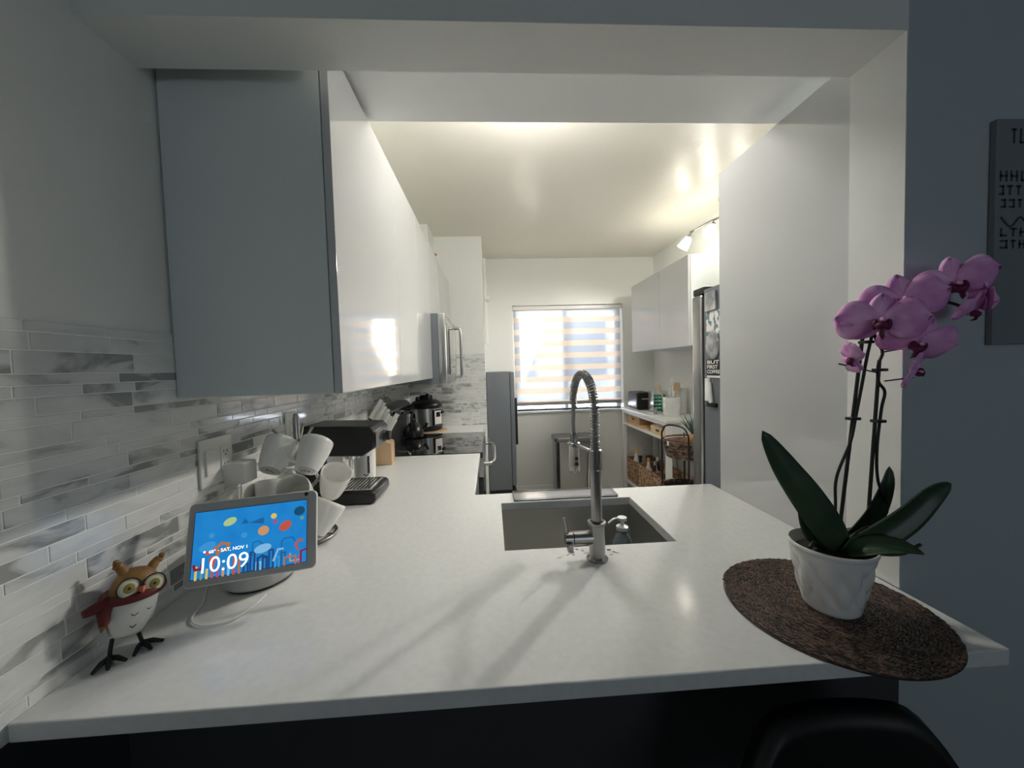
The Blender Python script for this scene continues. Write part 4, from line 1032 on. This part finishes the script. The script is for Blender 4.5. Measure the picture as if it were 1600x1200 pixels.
for a in (2.75,-2.0,-.4,1.2):
    MB().tube([(bx+ro*math.cos(a),by+ro*math.sin(a),.0),(bx+ro*math.cos(a),by+ro*math.sin(a),.90 if a not in (2.75,-2.0) else .93)],.006,8).build('post','iron',t)
p=[(bx+ro*math.cos(a),by+ro*math.sin(a)) for a in (2.75,-2.0)]
MB().tube(spline([(*p[0],.93),(p[0][0]*.8+p[1][0]*.2,p[0][1]*.8+p[1][1]*.2,.985),(p[0][0]*.2+p[1][0]*.8,p[0][1]*.2+p[1][1]*.8,.985),(*p[1],.93)],5),.006,8).build('carry_handle','iron',t)
MB().box(bx-.162,bx-.160,by-.06,by-.035,.855,.885).build('paper_tag','label',t,smooth=0)
# posts and rims rest; pineapple in the upper basket
px,py=1.40,2.53
t = thing('pineapple', 'whole pineapple standing in the upper woven basket', 'pineapple', (px,py,.767))
def pw(r,z,a): return r*(1+.045*math.sin(a*9+z*150)*math.sin(a*9-z*150))
MB().lathe([(.001,0),(.035,.004),(.052,.03),(.058,.07),(.056,.11),(.044,.145),(.02,.158),(.001,.16)],54,T(px,py,.767),wob=pw).build('fruit','pine',t,smooth=30)
mb=MB(); R=random.Random(9)
for k in range(22):
    a=k*2.4; tl=.10+.07*R.random() ; sp_=.2+.55*(1-k/22); d_=Vector((math.cos(a)*sp_,math.sin(a)*sp_,1)).normalized(); b0=Vector((px+.012*math.cos(a),py+.012*math.sin(a),.918))
    mid=b0+d_*tl*.6; tip=b0+d_*tl+Vector((math.cos(a),math.sin(a),0))*.02*sp_; w_=Vector((-math.sin(a),math.cos(a),0))*.007
    mb.poly([b0-w_,b0+w_,mid+w_*.8,tip,mid-w_*.8])
mb.build('crown','pineleaf',t,solid=.0012,smooth=0)
for i,(ax,ay) in enumerate(((1.33,2.47),(1.42,2.50),(1.36,2.60))):
    t = thing('red_apple',['dark red apple at the left in the lower woven basket','dark red apple at the right front of the lower woven basket','dark red apple at the back of the lower woven basket'][i],'apple',(ax,ay,.427))
    MB().lathe([(.001,.004),(.02,.0),(.036,.018),(.040,.04),(.034,.06),(.016,.070),(.001,.062)],22,T(ax,ay,.427)).build('flesh','apple',t); MB().tube([(ax,ay,.49),(ax+.004,ay,.507)],.0015,6).build('stalk','stem',t)

# ---------------------------------------------------------------- fridge and its panel
o = MB().box(.8990,.9180,YF+.0005,1.4374,0,2.145,.0015).build('fridge_end_panel','gloss',smooth=0); tag(o,'tall white gloss end panel standing beside the opening','panel')
t = thing('refrigerator', 'tall stainless refrigerator with magnets and pictures on its side', 'refrigerator', (1.35,1.25,0))
FXs=.930
MB().box(FXs,1.80,.93,1.598,.02,1.735,.004).build('body','charcoal',t,smooth=0)
MB().box(FXs+.004,1.796,1.598,1.612,.04,1.70,.001).build('door_gasket','black',t,smooth=0)
for a,b in ((FXs-.004,1.363),(1.367,1.80)):
    d_=MB().box(a,b,1.613,1.692,.045,1.718,.012,3).build('door','steel',t)
    MB().box(b-.06 if a<1 else a+.04,b-.04 if a<1 else a+.06,1.72,1.735,.6,1.5,.006).box(b-.055 if a<1 else a+.045,b-.045 if a<1 else a+.055,1.69,1.725,.62,.65).box(b-.055 if a<1 else a+.045,b-.045 if a<1 else a+.055,1.69,1.725,1.45,1.48).build('door_handle','steel',d_)
MB().box(FXs+.002,1.03,1.60,1.690,1.720,1.750,.006).build('hinge_cover','blackm',t)
for x in (1.0,1.7):
    for y in (1.0,1.55): MB().cyl((x,y,0),(x,y,.02),.02).build('foot','black',t)
xs_=FXs-.0006
def mag(name,label,cat,y0,y1,z0,z1,m,th=.0025,bev=.0008):
    o=MB().box(xs_-th,xs_,y0,y1,z0,z1,bev).build(name,m,smooth=0); tag(o,label,cat); return o
mag('photo_magnet','grey plastic bag clipped to the top of the fridge side','bag',1.50,1.575,1.635,1.715,'bagm',.010,.004)
mag('floral_card','floral picture card on the fridge side','card',1.455,1.578,1.535,1.633,'photo2',.0015,.0004)
mag('photo_print','black and white photograph on the fridge side','photo',1.45,1.578,1.475,1.533,'photo',.0015,.0004)
t = thing('oval_magnet','round clear plastic container stuck to the fridge side','container',(xs_,1.52,1.46))
MB().lathe([(.044,0),(.048,.004),(.040,.012),(.020,.014)],28,axis_m((xs_,1.527,1.492),(-1,0,0),(0,1,0)),sx=.95,sy=1.25).build('dish','bagm',t)
t = thing('coffee_sign','small black magnet sign with white BUT FIRST COFFEE lettering on the fridge','sign',(xs_,1.50,1.36))
s_=MB().box(xs_-.004,xs_,1.455,1.575,1.368,1.432,.001).build('sign_board','blackm',t,smooth=0)
Ts=Matrix(((0,0,-1,xs_-.0043),(-1,0,0,0),(0,1,0,0),(0,0,0,1)))
for k,(w_,z_) in enumerate((('BUT',1.4135),('FIRST',1.3935),('COFFEE',1.3735))):
    textmesh(w_,.021,Matrix.Translation((0,1.570,z_))@Ts,'whitem','lettering',s_,.0002,.0004,sx=[2.2,1.55,1.25][k])
mag('magnet_strip','narrow white magnet strip under the coffee sign','magnet',1.45,1.572,1.355,1.364,'whitem',.004)
mag('magnetic_clip','long white magnetic clip on the fridge side, left one','clip',1.550,1.578,1.255,1.352,'whitem',.012,.004)
t = thing('marker_holder','black magnetic holder with a white marker on the fridge side','holder',(xs_,1.52,1.22))
MB().box(xs_-.012,xs_,1.500,1.575,1.232,1.250,.003).build('tray','black',t); MB().cyl((xs_-.012,1.527,1.250),(xs_-.010,1.545,1.335),.009).build('marker','whitem',t)

# ---------------------------------------------------------------- track light
t = thing('track_light','ceiling track light with glowing ribbed glass shades','track light',(1.66,2.80,ZCE))
MB().lathe([(.055,0),(.055,.02),(.02,.03)],28,T(1.70,2.62,ZCE-.031)).cyl((1.70,2.62,ZCE-.14),(1.70,2.62,ZCE-.03),.008).build('canopy','nickel',t)
MB().tube([(1.60,2.93,ZCE-.155),(1.66,2.74,ZCE-.135),(1.70,2.62,ZCE-.14),(1.74,2.40,ZCE-.14)],.008,10).build('track_bar','nickel',t)
LAMPS=[]
for (x,y,z,d_) in ((1.60,2.92,2.425,(-.46,.30,-.82)),(1.665,2.73,2.435,(-.50,-.38,-.75)),(1.73,2.45,2.435,(-.45,.1,-.8))):
    d_=Vector(d_).normalized(); b=Vector((x,y,z))
    s_=MB().cyl(b,b+Vector((0,0,.03)),.006).cyl(b-d_*.0,b+d_*.03,.017,.022).build('lamp_socket','nickel',t)
    ribs=[(.022,.028)]
    for k in range(1,10): ribs.append((.024+.017*k/9+(.0015 if k%2 else 0),.028+.085*k/9))
    mb=MB(axis_m(b,d_)).lathe(ribs,28,cap1=False); mb.build('lamp_shade','shade',s_,solid=.002)
    LAMPS.append((b+d_*.135,d_))

t = thing('added_ceiling_fill','added unseen fill, shaped as a flush round white ceiling light behind the lowered soffit','ceiling light',(.2,1.50,ZCE))  # invented fixture out of view, added to fill the kitchen with light
MB().lathe([(.115,-.001),(.115,-.02),(.11,-.028)],36,T(.2,1.50,ZCE)).build('base_ring','nickel',t)
MB().lathe([(.108,-.028),(.105,-.05),(.085,-.072),(.05,-.085),(.001,-.089)],36,T(.2,1.50,ZCE)).build('glass_shade','shade',t)
# ---------------------------------------------------------------- living room side
t = thing('wall_sign','faded grey sign with dark indistinct lettering on the living room wall','sign',(1.25,YN,1.67))
s_=MB().box(1.058,1.48,YN-.012,YN-.0005,1.44,1.905,.002).build('sign_board','sign',t,smooth=0)
mb=MB(); yy=YN-.0126; R=random.Random(8)
def mark(x0,x1,z0,z1): mb.box(x0,x1,yy,yy+.0005,z0,z1)
for (zr,xa,xb,h) in ((1.855,1.09,1.45,.030),(1.778,1.066,1.46,.022),(1.750,1.066,1.46,.020),(1.724,1.07,1.46,.018),(1.665,1.07,1.46,.018),(1.640,1.07,1.45,.018)):
    x=xa
    while x<xb:
        w_=R.uniform(.010,.018); c_=R.choice('LEOTH')
        q=.0042
        if c_ in 'LEH': mark(x,x+q,zr,zr+h)
        if c_ in 'LEO': mark(x,x+w_,zr,zr+q)
        if c_ in 'EOT': mark(x,x+w_,zr+h-q,zr+h)
        if c_ in 'EH': mark(x,x+w_,zr+h/2-q/2,zr+h/2+q/2)
        if c_ in 'OH': mark(x+w_-q,x+w_,zr,zr+h)
        if c_=='T': mark(x+w_/2-q/2,x+w_/2+q/2,zr,zr+h)
        x+=w_+.007
mb.tube(spline([(1.07+.022*k,yy,1.695+.010*((-1)**k)) for k in range(18)],4),.0018,5)
mb.build('sign_lettering','signink',s_,smooth=0)
# bar stool under the overhang
sx_,sy_=.56,.44
t = thing('bar_stool','black padded bar stool with curved backrest under the counter edge','bar stool',(sx_,sy_,0))
def seatw(r,z,a): return r
MB().prism(rr2(sx_-.19,sx_+.19,sy_-.16,sy_+.12,.06),.64,.70,'Z').build('seat','stoolf',t,bevel=.015)
mb=MB()
def bk(u,v):
    x=-.185+.37*u; y=.02*0+.085-.05*(1-((u-.5)*2)**2)
    top=.83-.10*max(0,(abs(u-.5)*2-.55)/.45)**2
    return (sx_+x, sy_+.10-.045*(1-((u-.5)*2)**2)*-1, .66+(top-.66)*v)
mb.grid(bk,24,6); mb.build('backrest','stoolf',t,solid=.035,smooth=60)
for i in (-1,1):
    for j in (-1,1): MB().tube([(sx_+i*.15,sy_-.02+j*.11,.64),(sx_+i*.19,sy_-.02+j*.14,0)],[.016,.012],10).build('leg','stoolf',t)
mb=MB(); k_=[(sx_+i*.178,sy_-.02+j*.131,.25) for i,j in ((-1,-1),(1,-1),(1,1),(-1,1))]; mb.tube(k_,.008,8,closed=True).build('footrest','iron',t)

# ---------------------------------------------------------------- lights
def light(name,kind,loc,energy,color,rot=None,**k):
    l=bpy.data.lights.new(name,kind); l.energy=energy; l.color=color
    for a,v in k.items(): setattr(l,a,v)
    o=bpy.data.objects.new(name,l); o.location=loc; COL.objects.link(o)
    if rot is not None: o.rotation_mode='QUATERNION'; o.rotation_quaternion=Vector(rot).to_track_quat('-Z','Y')
    return o
for (p,d_),pw_,aim,cone in zip(LAMPS,(70.0,60.0,26.0),((-.38,.42,-.82),(-.42,-.68,-.60),(-.62,-.40,-.68)),(120,120,125)):
    light('track_bulb','SPOT',p,pw_,(1,.96,.89),rot=aim,shadow_soft_size=.04,spot_size=math.radians(cone),spot_blend=.9)
    light('track_glow','POINT',p,1.3,(1,.92,.78),shadow_soft_size=.04)
light('added_fill_bulb','POINT',(.2,1.50,2.44),13.0,(1,.975,.93),shadow_soft_size=.06)  # added fill light just below the unseen dome
light('sun','SUN',(0,9,6),150.0,(1,.95,.86),rot=(.30,-.80,-.52),angle=math.radians(.6))
# added dim bluish fill before the closed rear wall, behind the viewer
light('added_living_fill','AREA',(1.4,-3.17,1.6),8.0,(.80,.90,1.0),rot=(0,1,0),shape='RECTANGLE',size=1.5,size_y=1.1)
pl=light('window_portal','AREA',(.86,YB+.24,1.52),1.0,(1,1,1),rot=(0,-1,0),shape='RECTANGLE',size=1.3,size_y=1.2); pl.data.cycles.is_portal=True
w=bpy.data.worlds.new('sky'); S.world=w; w.use_nodes=True
bg_=w.node_tree.nodes['Background']; bg_.inputs[0].default_value=(.80,.88,1.0,1); bg_.inputs[1].default_value=60.0

# ---------------------------------------------------------------- camera
cam=bpy.data.cameras.new('camera'); co=bpy.data.objects.new('camera',cam); COL.objects.link(co)
rt=Vector((0.9980431136417782,-0.0551787346220262,-0.029415141640599773)); up=Vector((0.03170257207630259,0.04104809796039637,0.998654094558061)); fw=Vector((0.05389703364723683,0.9976323776318338,-0.04271707930890068))
R3=Matrix((rt,up,-fw)).transposed()
co.matrix_world=Matrix.Translation((0,0,1.421))@R3.to_4x4()
cam.sensor_fit='HORIZONTAL'; cam.sensor_width=36; cam.lens=588.295*36/1600; cam.clip_start=.02; cam.clip_end=100
S.camera=co
S.view_settings.view_transform='Standard'; S.view_settings.look='None'; S.view_settings.gamma=1; S.view_settings.use_curve_mapping=False
S.view_settings.exposure=0.5
S.cycles.use_denoising=True
S.cycles.max_bounces=10; S.cycles.diffuse_bounces=8; S.cycles.glossy_bounces=5; S.cycles.transmission_bounces=8; S.cycles.transparent_max_bounces=8
S.cycles.sample_clamp_indirect=6
S.cycles.caustics_reflective=False; S.cycles.caustics_refractive=False
